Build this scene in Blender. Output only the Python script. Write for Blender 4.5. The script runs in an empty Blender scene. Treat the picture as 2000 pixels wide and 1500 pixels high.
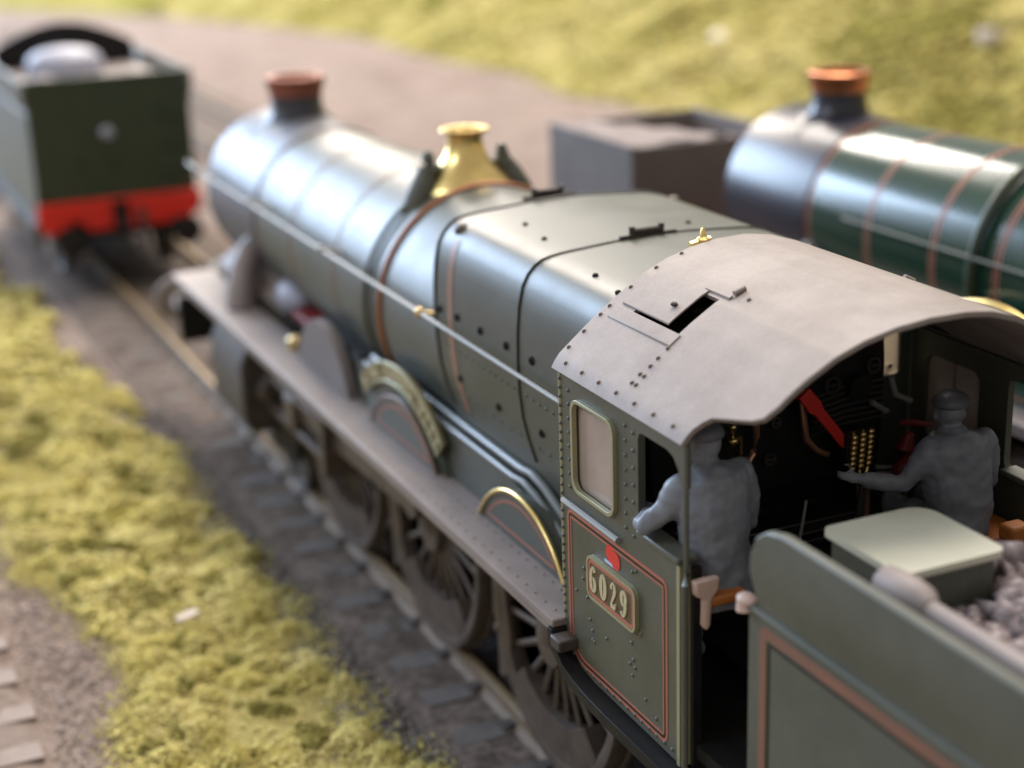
import bpy, math, random
import numpy as np
from mathutils import Vector, Matrix
from mathutils.geometry import tessellate_polygon
random.seed(7)
rng = np.random.default_rng(7)
S = bpy.context.scene
COL = S.collection
PI = math.pi

# ------------------------------------------------------------------ camera
cam = bpy.data.cameras.new('camera')
camo = bpy.data.objects.new('camera', cam)
COL.objects.link(camo)
yaw, pitch, roll = -.416, -.317, -.035
fw = Vector((-math.sin(yaw)*math.cos(pitch), math.cos(yaw)*math.cos(pitch), math.sin(pitch)))
rt = Vector((math.cos(yaw), math.sin(yaw), 0))
up = rt.cross(fw)
r2 = rt*math.cos(roll)+up*math.sin(roll)
u2 = -rt*math.sin(roll)+up*math.cos(roll)
M = Matrix((r2, u2, -fw)).transposed().to_4x4()
M.translation = Vector((-5.153, -8.095, 6.178))
camo.matrix_world = M
cam.sensor_width = 36
cam.lens = 3183/2000*36
cam.clip_start = .1
cam.clip_end = 600
cam.dof.use_dof = True
cam.dof.focus_distance = 9.3
cam.dof.aperture_fstop = .37
S.camera = camo

# ------------------------------------------------------------------ light: an exhibition hall
w = bpy.data.worlds.new('World')
S.world = w
w.use_nodes = True
bg = w.node_tree.nodes['Background']
bg.inputs[0].default_value = (1, .93, .86, 1)
bg.inputs[1].default_value = .52

def lamp(name, az, el, dist, sx, sy, rad, col, target=(2, 3, 2)):
    """rectangular hall lamp; az from +Y towards +X, el above the table"""
    l = bpy.data.lights.new(name, 'AREA')
    l.shape = 'RECTANGLE'
    l.size, l.size_y = sx, sy
    l.energy = PI*sx*sy*rad
    l.color = col
    o = bpy.data.objects.new(name, l)
    COL.objects.link(o)
    a, e = math.radians(az), math.radians(el)
    d = Vector((math.sin(a)*math.cos(e), math.cos(a)*math.cos(e), math.sin(e)))
    o.location = Vector(target)+d*dist
    o.rotation_euler = d.to_track_quat('Z', 'Y').to_euler()
    return o
lamp('ceiling_lamp', 35, 62, 70, 34, 34, 18.0, (1, .90, .80))
lamp('ceiling_strip_lamp', 13, 35, 75, 24, 7, 32.0, (1, .92, .84))
lamp('hall_end_window', 11, 20, 75, 17, 10, 28.0, (1, .88, .78))
lamp('hall_side_window', -18, 14.5, 78, 36, 29, 20.0, (.58, .75, 1))
lamp('side_window', -84, 38, 70, 30, 14, 11.0, (.72, .84, 1))
S.view_settings.view_transform = 'Standard'
S.view_settings.look = 'None'
S.view_settings.exposure = 0
S.view_settings.gamma = 1

# ------------------------------------------------------------------ materials
def mat(name, base, rough=.5, metal=0, var=None, vscale=3., bump=0, bscale=40., rvar=0, spec=.5, fine=None, coat=0, trans=0, alpha=1):
    m = bpy.data.materials.new(name)
    m.use_nodes = True
    nt = m.node_tree
    b = nt.nodes['Principled BSDF']
    b.inputs['Base Color'].default_value = (*base, 1)
    b.inputs['Roughness'].default_value = rough
    b.inputs['Metallic'].default_value = metal
    b.inputs['Specular IOR Level'].default_value = spec
    b.inputs['Coat Weight'].default_value = coat
    b.inputs['Coat Roughness'].default_value = .12
    b.inputs['Transmission Weight'].default_value = trans
    b.inputs['Alpha'].default_value = alpha
    tc = nt.nodes.new('ShaderNodeTexCoord')
    out = None
    if var or rvar:
        n = nt.nodes.new('ShaderNodeTexNoise')
        n.inputs['Scale'].default_value = vscale
        n.inputs['Detail'].default_value = 6
        n.inputs['Roughness'].default_value = .62
        nt.links.new(tc.outputs['Object'], n.inputs['Vector'])
        cr = nt.nodes.new('ShaderNodeValToRGB')
        cr.color_ramp.elements[0].position = .36
        cr.color_ramp.elements[1].position = .66
        cr.color_ramp.elements[0].color = (*base, 1)
        cr.color_ramp.elements[1].color = (*(var or base), 1)
        nt.links.new(n.outputs['Fac'], cr.inputs['Fac'])
        out = cr.outputs['Color']
        if rvar:
            mr = nt.nodes.new('ShaderNodeMapRange')
            mr.inputs[1].default_value = .3
            mr.inputs[2].default_value = .7
            mr.inputs[3].default_value = rough-rvar
            mr.inputs[4].default_value = rough+rvar
            nt.links.new(n.outputs['Fac'], mr.inputs[0])
            nt.links.new(mr.outputs[0], b.inputs['Roughness'])
    if fine:
        # fine speckle multiplied over the colour
        n2 = nt.nodes.new('ShaderNodeTexNoise')
        n2.inputs['Scale'].default_value = fine[0]
        n2.inputs['Detail'].default_value = 3
        nt.links.new(tc.outputs['Object'], n2.inputs['Vector'])
        mr2 = nt.nodes.new('ShaderNodeMapRange')
        mr2.inputs[1].default_value = .3
        mr2.inputs[2].default_value = .7
        mr2.inputs[3].default_value = 1-fine[1]
        mr2.inputs[4].default_value = 1+fine[1]
        nt.links.new(n2.outputs['Fac'], mr2.inputs[0])
        mx = nt.nodes.new('ShaderNodeMix')
        mx.data_type = 'RGBA'
        mx.blend_type = 'MULTIPLY'
        mx.inputs['Factor'].default_value = 1
        if out is None:
            mx.inputs['A'].default_value = (*base, 1)
        else:
            nt.links.new(out, mx.inputs['A'])
        nt.links.new(mr2.outputs[0], mx.inputs['B'])
        out = mx.outputs['Result']
    if out is not None:
        nt.links.new(out, b.inputs['Base Color'])
    if bump:
        n3 = nt.nodes.new('ShaderNodeTexNoise')
        n3.inputs['Scale'].default_value = bscale
        n3.inputs['Detail'].default_value = 5
        nt.links.new(tc.outputs['Object'], n3.inputs['Vector'])
        bp = nt.nodes.new('ShaderNodeBump')
        bp.inputs['Strength'].default_value = bump
        bp.inputs['Distance'].default_value = .01
        nt.links.new(n3.outputs['Fac'], bp.inputs['Height'])
        nt.links.new(bp.outputs['Normal'], b.inputs['Normal'])
    return m

GREEN = mat('weathered green paint', (.040, .049, .037), .45, var=(.060, .067, .052), vscale=2.2, bump=.05, bscale=60, rvar=.04, spec=.75, fine=(55, .12))
GREENC = mat('cab green paint', (.064, .070, .051), .42, var=(.088, .092, .070), vscale=2.2, bump=.05, bscale=60, rvar=.05, fine=(55, .12))
GREENT = mat('tender green paint', (.074, .082, .064), .5, var=(.098, .104, .084), vscale=1.8, bump=.04, bscale=60, fine=(70, .12))
GREEND = mat('dark green paint and shade', (.022, .036, .016), .45, var=(.032, .046, .022), vscale=4)
GREENG = mat('glossy green paint', (.010, .036, .022), .21, var=(.013, .043, .027), vscale=3, coat=.3)
SMOKE = mat('smokebox grey paint', (.046, .045, .058), .46, var=(.062, .06, .070), vscale=2.5, spec=.75, bump=.05, fine=(50, .12))
SMOKEG = mat('smokebox black gloss', (.016, .016, .026), .33)
CHIM = mat('chimney blue black', (.032, .033, .042), .42, var=(.05, .05, .06), vscale=4)
ROOF = mat('weathered grey brown roof', (.222, .187, .170), .62, var=(.290, .250, .231), vscale=2.4, bump=.06, bscale=70, fine=(45, .06))
ROOFD = mat('dark roof rivets', (.13, .10, .09), .6)
PLATE = mat('weathered brown running plate', (.205, .170, .158), .56, var=(.262, .222, .208), vscale=1.8, bump=.06, bscale=70, fine=(60, .12))
BLACK = mat('black paint', (.010, .0095, .0095), .55, var=(.018, .016, .015), vscale=6, spec=.2)
GRIME = mat('brown grimy black', (.032, .026, .023), .6, var=(.072, .056, .046), vscale=5, bump=.08, bscale=50)
WHEEL = mat('weathered wheel brown', (.052, .039, .032), .48, var=(.095, .072, .058), vscale=5, bump=.05, fine=(60, .15))
RAIL = mat('rusty rail side', (.13, .09, .058), .6, var=(.18, .13, .08), vscale=6)
RAILTOP = mat('worn rail head', (.30, .215, .115), .58, metal=.35)
BRASS = mat('polished brass', (.80, .61, .25), .30, metal=1, var=(.72, .53, .20), vscale=9)
BRASSD = mat('dull brass', (.62, .47, .22), .38, metal=1)
COPPER = mat('copper', (.62, .26, .13), .32, metal=1, var=(.5, .2, .1), vscale=8)
COPPERC = mat('tarnished copper cap', (.27, .095, .058), .5, metal=.4)
COPPERD = mat('dull copper band', (.34, .125, .050), .42, metal=.3)
PIPEG = mat('grey green pipe', (.15, .165, .165), .38, var=(.19, .20, .20), vscale=4)
PIPE = mat('copper pipe', (.50, .27, .17), .4, metal=.8)
STEEL = mat('handrail steel', (.29, .295, .285), .5, metal=.4)
LINE = mat('orange lining', (.37, .125, .078), .5)
LINET = mat('tender orange lining', (.215, .095, .064), .5, var=(.175, .092, .064), vscale=5)
LINEF = mat('faint orange lining', (.225, .130, .092), .42)
LINEB = mat('black lining', (.012, .012, .010), .45)
RED = mat('red paint', (.62, .030, .022), .45)
REDD = mat('dark red paint', (.20, .016, .016), .45)
REDB = mat('buffer beam red', (.72, .020, .008), .5, var=(.62, .02, .01), vscale=4)
CREAM = mat('beading cream', (.33, .325, .20), .4, metal=.3)
NUM = mat('numeral cream', (.52, .48, .31), .4, metal=.25)
NUMBG = mat('number plate field', (.100, .070, .036), .5)
NAMEBG = mat('name plate field', (.16, .125, .055), .45, metal=.3)
BLUEW = mat('pale blue print', (.45, .52, .68), .5)
FIG = mat('grey unpainted plastic', (.158, .174, .206), .46, var=(.200, .217, .250), vscale=6, bump=.15, bscale=22, spec=.4)
FIGD = mat('dark grey unpainted plastic', (.080, .086, .10), .5, var=(.11, .118, .134), vscale=7, bump=.25, bscale=25)
SEAT = mat('orange brown seat', (.42, .14, .03), .5)
PINK = mat('pale bracket', (.55, .40, .34), .5)
PANE = mat('cab glass with dust and reflection', (.36, .29, .25), .25, var=(.44, .36, .31), vscale=3, spec=.6, alpha=.86)  # beige holds both dust and a reflection put into the colour
PANEB = mat('cab glass with backlight tint', (.80, .70, .56), .7, trans=.85)  # bright ground seen behind the pane is put into its colour
CREAMTOP = mat('cream locker top', (.555, .56, .455), .6, var=(.61, .612, .51), vscale=3)
COAL = mat('dusty coal', (.15, .125, .135), .42, var=(.34, .285, .29), vscale=11, bump=.2, bscale=30)
WOODL = mat('dusty pale sleeper', (.215, .170, .145), .85, var=(.27, .215, .185), vscale=5, bump=.3, bscale=25)
WOOD = mat('weathered sleeper', (.085, .072, .066), .85, var=(.135, .115, .103), vscale=5, bump=.3, bscale=25)
GREYW = mat('grey wagon paint', (.132, .113, .106), .7, var=(.165, .142, .134), vscale=2)
STONE = mat('pale stone', (.55, .47, .40), .8, var=(.62, .55, .48), vscale=3, bump=.3, bscale=10)
SHELF = mat('dark steel and edge highlight', (.045, .04, .038), .38)
TUNNEL = mat('grey pink tunnel', (.24, .205, .200), .6, var=(.29, .25, .24), vscale=3)
LOADM = mat('wagon gravel', (.20, .165, .155), .9, var=(.27, .225, .21), vscale=6)
COVER = mat('cover with reflection tint', (.34, .35, .43), .5)  # bluish reflection and pale highlight put into the base colour
STEELP = mat('bare steel cover', (.42, .44, .52), .35, metal=.6)

def ground_mat(name, a, b, c, s1, s2, bump):
    m = mat(name, a, .9, var=b, vscale=s1, bump=bump, bscale=s2, spec=.02, fine=(s2*.7, .45))
    nt = m.node_tree
    bs = nt.nodes['Principled BSDF']
    src = bs.inputs['Base Color'].links[0].from_socket
    n = nt.nodes.new('ShaderNodeTexNoise')
    n.inputs['Scale'].default_value = .22
    n.inputs['Detail'].default_value = 8
    nt.links.new(nt.nodes['Texture Coordinate'].outputs['Object'], n.inputs['Vector'])
    cr = nt.nodes.new('ShaderNodeValToRGB')
    cr.color_ramp.elements[0].position = .45
    cr.color_ramp.elements[1].position = .68
    nt.links.new(n.outputs['Fac'], cr.inputs['Fac'])
    mx = nt.nodes.new('ShaderNodeMix')
    mx.data_type = 'RGBA'
    nt.links.new(cr.outputs['Color'], mx.inputs['Factor'])
    nt.links.new(src, mx.inputs['A'])
    mx.inputs['B'].default_value = (*c, 1)
    nt.links.new(mx.outputs['Result'], bs.inputs['Base Color'])
    return m
GROUND = ground_mat('ash and ballast ground', (.172, .132, .112), (.262, .208, .180), (.23, .185, .16), .8, 14, .6)
BALLAST = ground_mat('dark ballast', (.092, .073, .063), (.165, .132, .112), (.12, .095, .08), 1.6, 16, .8)
CHIP = mat('ballast chip', (.095, .082, .076), .85, var=(.20, .165, .145), vscale=7)
CHIPL = mat('pale ballast chip', (.28, .22, .19), .85, var=(.38, .31, .27), vscale=7)
GRASSB = ground_mat('grass bank foam', (.22, .185, .052), (.29, .245, .088), (.17, .155, .038), .35, 9, 1.)
FOAM = mat('yellow green foam', (.53, .465, .150), .9, var=(.63, .56, .26), vscale=2.2, spec=.03)
FOAMM = mat('foam ground', (.27, .235, .085), .95, var=(.36, .31, .13), vscale=3, spec=.03, bump=.5, bscale=30)
FOAMB = mat('bank foam', (.235, .205, .055), .9, var=(.42, .355, .145), vscale=.45, spec=.03)
FOAMD = mat('olive foam', (.19, .175, .045), .9, var=(.30, .26, .09), vscale=3, spec=.03)

# ------------------------------------------------------------------ mesh builder
def link(name, me, m=None, parent=None):
    o = bpy.data.objects.new(name, me)
    COL.objects.link(o)
    if m is not None:
        me.materials.clear()
        for k in (m if isinstance(m, (list, tuple)) else [m]):
            me.materials.append(k)
    if parent is not None:
        o.parent = parent
    return o

class MB:
    def __init__(s):
        s.v, s.f, s.mi, s.cur = [], [], [], 0
    def add(s, vs, fs):
        b = len(s.v)
        s.v += [tuple(p) for p in vs]
        for q in fs:
            s.f.append(tuple(b+i for i in q))
            s.mi.append(s.cur)
        return s
    def box(s, x0, x1, y0, y1, z0, z1):
        vs = [(x, y, z) for x in (x0, x1) for y in (y0, y1) for z in (z0, z1)]
        return s.add(vs, [(0, 1, 3, 2), (4, 6, 7, 5), (0, 4, 5, 1), (2, 3, 7, 6), (0, 2, 6, 4), (1, 5, 7, 3)])
    def prism(s, poly, ax, a, b):
        """polygon in the plane square to ax, extruded a..b"""
        def P(p, h):
            return {'x': (h, p[0], p[1]), 'y': (p[0], h, p[1]), 'z': (p[0], p[1], h)}[ax]
        n = len(poly)
        vs = [P(p, a) for p in poly]+[P(p, b) for p in poly]
        fs = [(i, (i+1) % n, n+(i+1) % n, n+i) for i in range(n)]
        tr = tessellate_polygon([[Vector((*p, 0)) for p in poly]])
        fs += [tuple(t) for t in tr]+[tuple(n+i for i in reversed(t)) for t in tr]
        return s.add(vs, fs)
    def holed(s, loops, ax, a, b):
        """outer loop and holes, extruded a..b"""
        def P(p, h):
            return {'x': (h, p[0], p[1]), 'y': (p[0], h, p[1]), 'z': (p[0], p[1], h)}[ax]
        flat = [p for l in loops for p in l]
        n = len(flat)
        tr = tessellate_polygon([[Vector((*p, 0)) for p in l] for l in loops])
        fs = [tuple(t) for t in tr]+[tuple(n+i for i in reversed(t)) for t in tr]
        o = 0
        for l in loops:
            k = len(l)
            fs += [(o+i, o+(i+1) % k, n+o+(i+1) % k, n+o+i) for i in range(k)]
            o += k
        return s.add([P(p, a) for p in flat]+[P(p, b) for p in flat], fs)
    def loft(s, rings, cap=True, closed=True):
        n = len(rings[0])
        vs = [p for r in rings for p in r]
        fs = []
        for i in range(len(rings)-1):
            for j in range(n if closed else n-1):
                k = (j+1) % n
                fs.append((i*n+j, i*n+k, (i+1)*n+k, (i+1)*n+j))
        if cap and closed:
            fs.append(tuple(reversed(range(n))))
            fs.append(tuple((len(rings)-1)*n+j for j in range(n)))
        return s.add(vs, fs)
    def tube(s, pts, r, n=10, cap=True, up=(0, 0, 1), closed=False):
        P = [Vector(p) for p in pts]
        if closed:
            P = P+[P[0]]
        rr = r if isinstance(r, (list, tuple)) else [r]*len(P)
        if closed and len(rr) < len(P):
            rr = list(rr)+[rr[0]]
        rings = []
        U = Vector(up)
        for i, p in enumerate(P):
            if closed and i in (0, len(P)-1):
                t = (P[1]-P[0]).normalized()+(P[-1]-P[-2]).normalized()
            else:
                t = P[min(i+1, len(P)-1)]-P[max(i-1, 0)]
            t.normalize()
            a = t.cross(U)
            if a.length < .05:
                a = t.cross(Vector((1, 0, 0)))
            a.normalize()
            b = a.cross(t)
            ra, rb = rr[i] if isinstance(rr[i], (tuple, list)) else (rr[i], rr[i])
            rings.append([p+a*(ra*math.cos(2*PI*k/n))+b*(rb*math.sin(2*PI*k/n)) for k in range(n)])
        return s.loft(rings, cap=cap and not closed)
    def lathe(s, prof, c, ax='z', n=32, a0=0, a1=2*PI):
        """prof: list of (radius, height along ax)"""
        full = abs(a1-a0-2*PI) < 1e-6
        m = n if full else n+1
        rings = []
        for r, h in prof:
            ring = []
            for k in range(m):
                t = a0+(a1-a0)*k/n
                u, v = r*math.cos(t), r*math.sin(t)
                q = {'z': (u, v, h), 'y': (u, h, v), 'x': (h, u, v)}[ax]
                ring.append((c[0]+q[0], c[1]+q[1], c[2]+q[2]))
            rings.append(ring)
        return s.loft(rings, cap=full, closed=full)
    def ball(s, c, r, n=10, m=7):
        rr = r if isinstance(r, (tuple, list)) else (r, r, r)
        rings = []
        for i in range(1, m):
            t = PI*i/m
            rings.append([(c[0]+rr[0]*math.sin(t)*math.cos(2*PI*k/n), c[1]+rr[1]*math.sin(t)*math.sin(2*PI*k/n), c[2]-rr[2]*math.cos(t)) for k in range(n)])
        return s.loft(rings)
    def xf(s, mtx, start=0):
        s.v[start:] = [tuple(mtx @ Vector(p)) for p in s.v[start:]]
        return s
    def mesh(s, name, smooth=38):
        me = bpy.data.meshes.new(name)
        me.from_pydata(s.v, [], s.f)
        me.polygons.foreach_set('material_index', s.mi)
        me.update()
        import bmesh
        bm = bmesh.new()
        bm.from_mesh(me)
        bmesh.ops.recalc_face_normals(bm, faces=bm.faces)
        bm.to_mesh(me)
        bm.free()
        if smooth:
            me.polygons.foreach_set('use_smooth', [True]*len(me.polygons))
            me.set_sharp_from_angle(angle=math.radians(smooth))
        return me
    def build(s, name, m, parent=None, smooth=38, bevel=0, kind=None):
        o = link(name, s.mesh(name, smooth), m, parent)
        if bevel:
            b = o.modifiers.new('bevel', 'BEVEL')
            b.width = bevel
            b.segments = 2
            b.limit_method = 'ANGLE'
            b.angle_limit = math.radians(40)
        if kind:
            o['kind'] = kind
        return o

def thing(name, label, cat, loc=(0, 0, 0), group=None):
    o = bpy.data.objects.new(name, None)
    COL.objects.link(o)
    o.location = loc
    o.empty_display_size = .2
    o['label'], o['category'] = label, cat
    if group:
        o['group'] = group
    return o

def tag(o, label, cat, group=None):
    o['label'], o['category'] = label, cat
    if group:
        o['group'] = group
    return o

def rrect(a0, a1, b0, b1, r, n=6):
    """rounded rectangle loop; r one radius or four (a0b0, a1b0, a1b1, a0b1)"""
    R = r if isinstance(r, (tuple, list)) else (r,)*4
    out = []
    for (cx, cy, t0), q in zip(((a0, b0, PI), (a1, b0, 1.5*PI), (a1, b1, 0), (a0, b1, .5*PI)), R):
        sx = 1 if cx == a0 else -1
        sy = 1 if cy == b0 else -1
        for i in range(n+1):
            t = t0+.5*PI*i/n
            out.append((cx+sx*q+q*math.cos(t), cy+sy*q+q*math.sin(t)))
    return out

def offset_loop(loop, d):
    """loop moved inwards by d (counter-clockwise loop)"""
    n = len(loop)
    out = []
    for i in range(n):
        p0, p1, p2 = Vector(loop[i-1]), Vector(loop[i]), Vector(loop[(i+1) % n])
        t = (p2-p0)
        t.normalize()
        out.append((p1.x-t.y*d, p1.y+t.x*d))
    return out

def strip_ring(mb, loop, w, ax, a, b):
    """flat band of width w lying inside the loop"""
    return mb.holed([loop, offset_loop(loop, w)], ax, a, b)

# ------------------------------------------------------------------ locomotive
ZP = 1.73                      # top of running plate
BC = 2.62                      # boiler centre height
ROOFX = [0, .19, .37, .54, .68, .83, .95, 1.07, 1.19, 1.245, 1.275, 1.30]
ROOFZ = [3.945, 3.940, 3.912, 3.862, 3.800, 3.709, 3.627, 3.537, 3.440, 3.395, 3.358, 3.315]
def roofz(x):
    z = float(np.interp(abs(x), ROOFX, ROOFZ))
    return z-.115*min(1, max(0, x)/.7)**1.2     # the right eave hangs a little lower
REARX = [0, .09, .29, .50, .72, .88, 1.00, 1.075, 1.115, 1.135, 1.158, 1.205, 1.263, 1.30]
REARY = [-1.965, -1.955, -1.93, -1.895, -1.862, -1.845, -1.845, -1.825, -1.74, -1.63, -1.52, -1.474, -1.45, -1.435]

def boiler_r(y):
    return float(np.interp(y, [2.7, 4.2, 8.0, 10.], [.965, .955, .885, .88]))

def firebox_sec(y):
    """half section (x, z) from top centre to bottom, left side positive x"""
    t = 3.728
    return [(0, t), (.25, t-.010), (.5, t-.027), (.675, t-.040), (.767, t-.053), (.83, t-.070), (.882, t-.102), (.930, t-.152), (.968, t-.224),
            (.997, t-.356), (1.013, t-.526), (1.018, t-.72), (1.013, t-.92), (.995, t-1.10), (.960, t-1.26), (.905, t-1.44), (.85, t-1.66), (.81, t-2.0)]

def make_wheel(parent, x, y, r, nsp, name, side, bal=True, mt=None, spokes=True):
    """spoked wheel; a part with tyre, spokes and balance weight as sub-parts"""
    mt = mt or WHEEL
    z = r
    c = (x, y, z)
    s = side
    hub = MB()
    hub.lathe([(.02, -.10*s), (.17*r+.02, -.10*s), (.19*r+.02, -.03*s), (.20*r+.02, .10*s)][::1], c, 'x', 24)
    if bal:
        hub.tube([(x-.08*s if False else x+s*-.02, y, z), (x+s*-.02, y+.02, z+.30)], [.15, .11], 12)
    w = hub.build(name, mt, parent)
    ty = MB()
    ty.lathe([(r*.875, .06*s), (r*.875, -.06*s), (r*.93, -.085*s), (r*.985, -.085*s), (r, -.06*s), (r*1.0, .035*s), (r*1.025, .05*s), (r*1.025, .075*s), (r*.93, .085*s), (r*.875, .06*s)], c, 'x', 56)
    ty.build('tyre', mt, w)
    if spokes:
        sp = MB()
        sp.tube([(0, 0, .16*r), (0, 0, .90*r)], [(.026, .036), (.017, .026)], 6, up=(0, 1, 0))
        me = sp.mesh('spoke')
        me.materials.append(mt)
        for i in range(nsp):
            o = bpy.data.objects.new('spoke', me)
            COL.objects.link(o)
            o.parent = w
            o.matrix_local = Matrix.Translation(c) @ Matrix.Rotation(2*PI*(i+.5)/nsp, 4, 'X')
    if bal:
        b = MB()
        pts = []
        R = r*.90
        a0, a1 = math.radians(222), math.radians(318)
        for i in range(17):
            t = a0+(a1-a0)*i/16
            pts.append((y+R*math.cos(t), z+R*math.sin(t)))
        chord = []
        for i in range(9):
            t = a1+(a0-a1)*i/8
            q = .60+.055*abs(i-4)/4
            chord.append((y+r*q*math.cos(t), z+r*q*math.sin(t)))
        b.prism(pts+chord, 'x', x-.075*s if s > 0 else x-.075, x+.04 if s < 0 else x+.075)
        b.build('balance_weight', mt, w, bevel=.012)
    return w

def plain_wheel(parent, x, y, r, name, mt):
    m = MB()
    m.lathe([(.05, -.09), (.12, -.09), (.14, -.03), (r*.86, -.03), (r*.90, -.07), (r, -.07), (r, .04), (r*1.05, .07), (r*.9, .08), (.05, .08)], (x, y, r), 'x', 32)
    return m.build(name, mt, parent)

def stroke(mb, pts, ws, ax_map, d0, d1):
    """variable-width ribbon through 2-d points, extruded d0..d1"""
    L, R = [], []
    n = len(pts)
    for i in range(n):
        p = Vector(pts[i])
        t = Vector(pts[min(i+1, n-1)])-Vector(pts[max(i-1, 0)])
        t.normalize()
        q = Vector((-t.y, t.x))*ws[i]/2
        L.append(p+q)
        R.append(p-q)
    vs, fs = [], []
    for d in (d0, d1):
        vs += [ax_map(a.x, a.y, d) for a in L]+[ax_map(a.x, a.y, d) for a in R]
    for i in range(n-1):
        fs += [(i, i+1, n+i+1, n+i), (2*n+i, 3*n+i, 3*n+i+1, 2*n+i+1), (i, 2*n+i, 2*n+i+1, i+1), (n+i, n+i+1, 3*n+i+1, 3*n+i)]
    fs += [(0, n, 3*n, 2*n), (n-1, 3*n-1, 4*n-1, 2*n-1)]
    mb.add(vs, fs)

def ell(cx, cy, rx, ry, a0, a1, n=18):
    return [(cx+rx*math.cos(math.radians(a0+(a1-a0)*i/n)), cy+ry*math.sin(math.radians(a0+(a1-a0)*i/n))) for i in range(n+1)]

def digit_strokes(ch):
    """serif-like fat numerals in a 0.6 x 1 cell: list of (points, widths)"""
    if ch == '0':
        p = ell(.30, .5, .215, .42, 90, 450, 28)
        return [(p, [.09+.14*abs(math.sin(math.radians(360*i/28))) for i in range(29)])]
    if ch in '69':
        p1 = ell(.30, .31, .20, .235, 90, 450, 24)
        w1 = [.10+.11*abs(math.sin(math.radians(360*i/24))) for i in range(25)]
        p2 = [(.50, .80), (.46, .88), (.37, .93), (.26, .90), (.16, .76), (.105, .56), (.10, .34)]
        w2 = [.17, .14, .10, .12, .17, .20, .18]
        out = [(p1, w1), (p2, w2)]
        if ch == '9':
            out = [([(.60-a, 1-b) for a, b in p], w_) for p, w_ in out]
        return out
    if ch == '2':
        p = [(.13, .70), (.12, .80), (.20, .90), (.32, .925), (.44, .86), (.475, .73), (.42, .58), (.30, .42), (.17, .25), (.10, .12)]
        w_ = [.16, .15, .10, .09, .15, .20, .18, .13, .11, .12]
        return [(p, w_), ([(.08, .09), (.30, .10), (.46, .09), (.50, .14), (.52, .26)], [.14, .17, .16, .12, .08])]

def rivets(pts, nrm, r, name, m, parent):
    """small round heads, joined: too small to pick apart"""
    mb = MB()
    for p, nv in zip(pts, nrm if isinstance(nrm, list) else [nrm]*len(pts)):
        nv = Vector(nv).normalized()
        q = nv.to_track_quat('Z', 'Y').to_matrix().to_4x4()
        s0 = len(mb.v)
        mb.lathe([(r, 0), (r*.9, r*.45), (r*.5, r*.8), (.0001, r*.88)], (0, 0, 0), 'z', 8)
        mb.xf(Matrix.Translation(Vector(p)) @ q, s0)
    o = mb.build(name, m, parent, kind='stuff')
    return o

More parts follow.
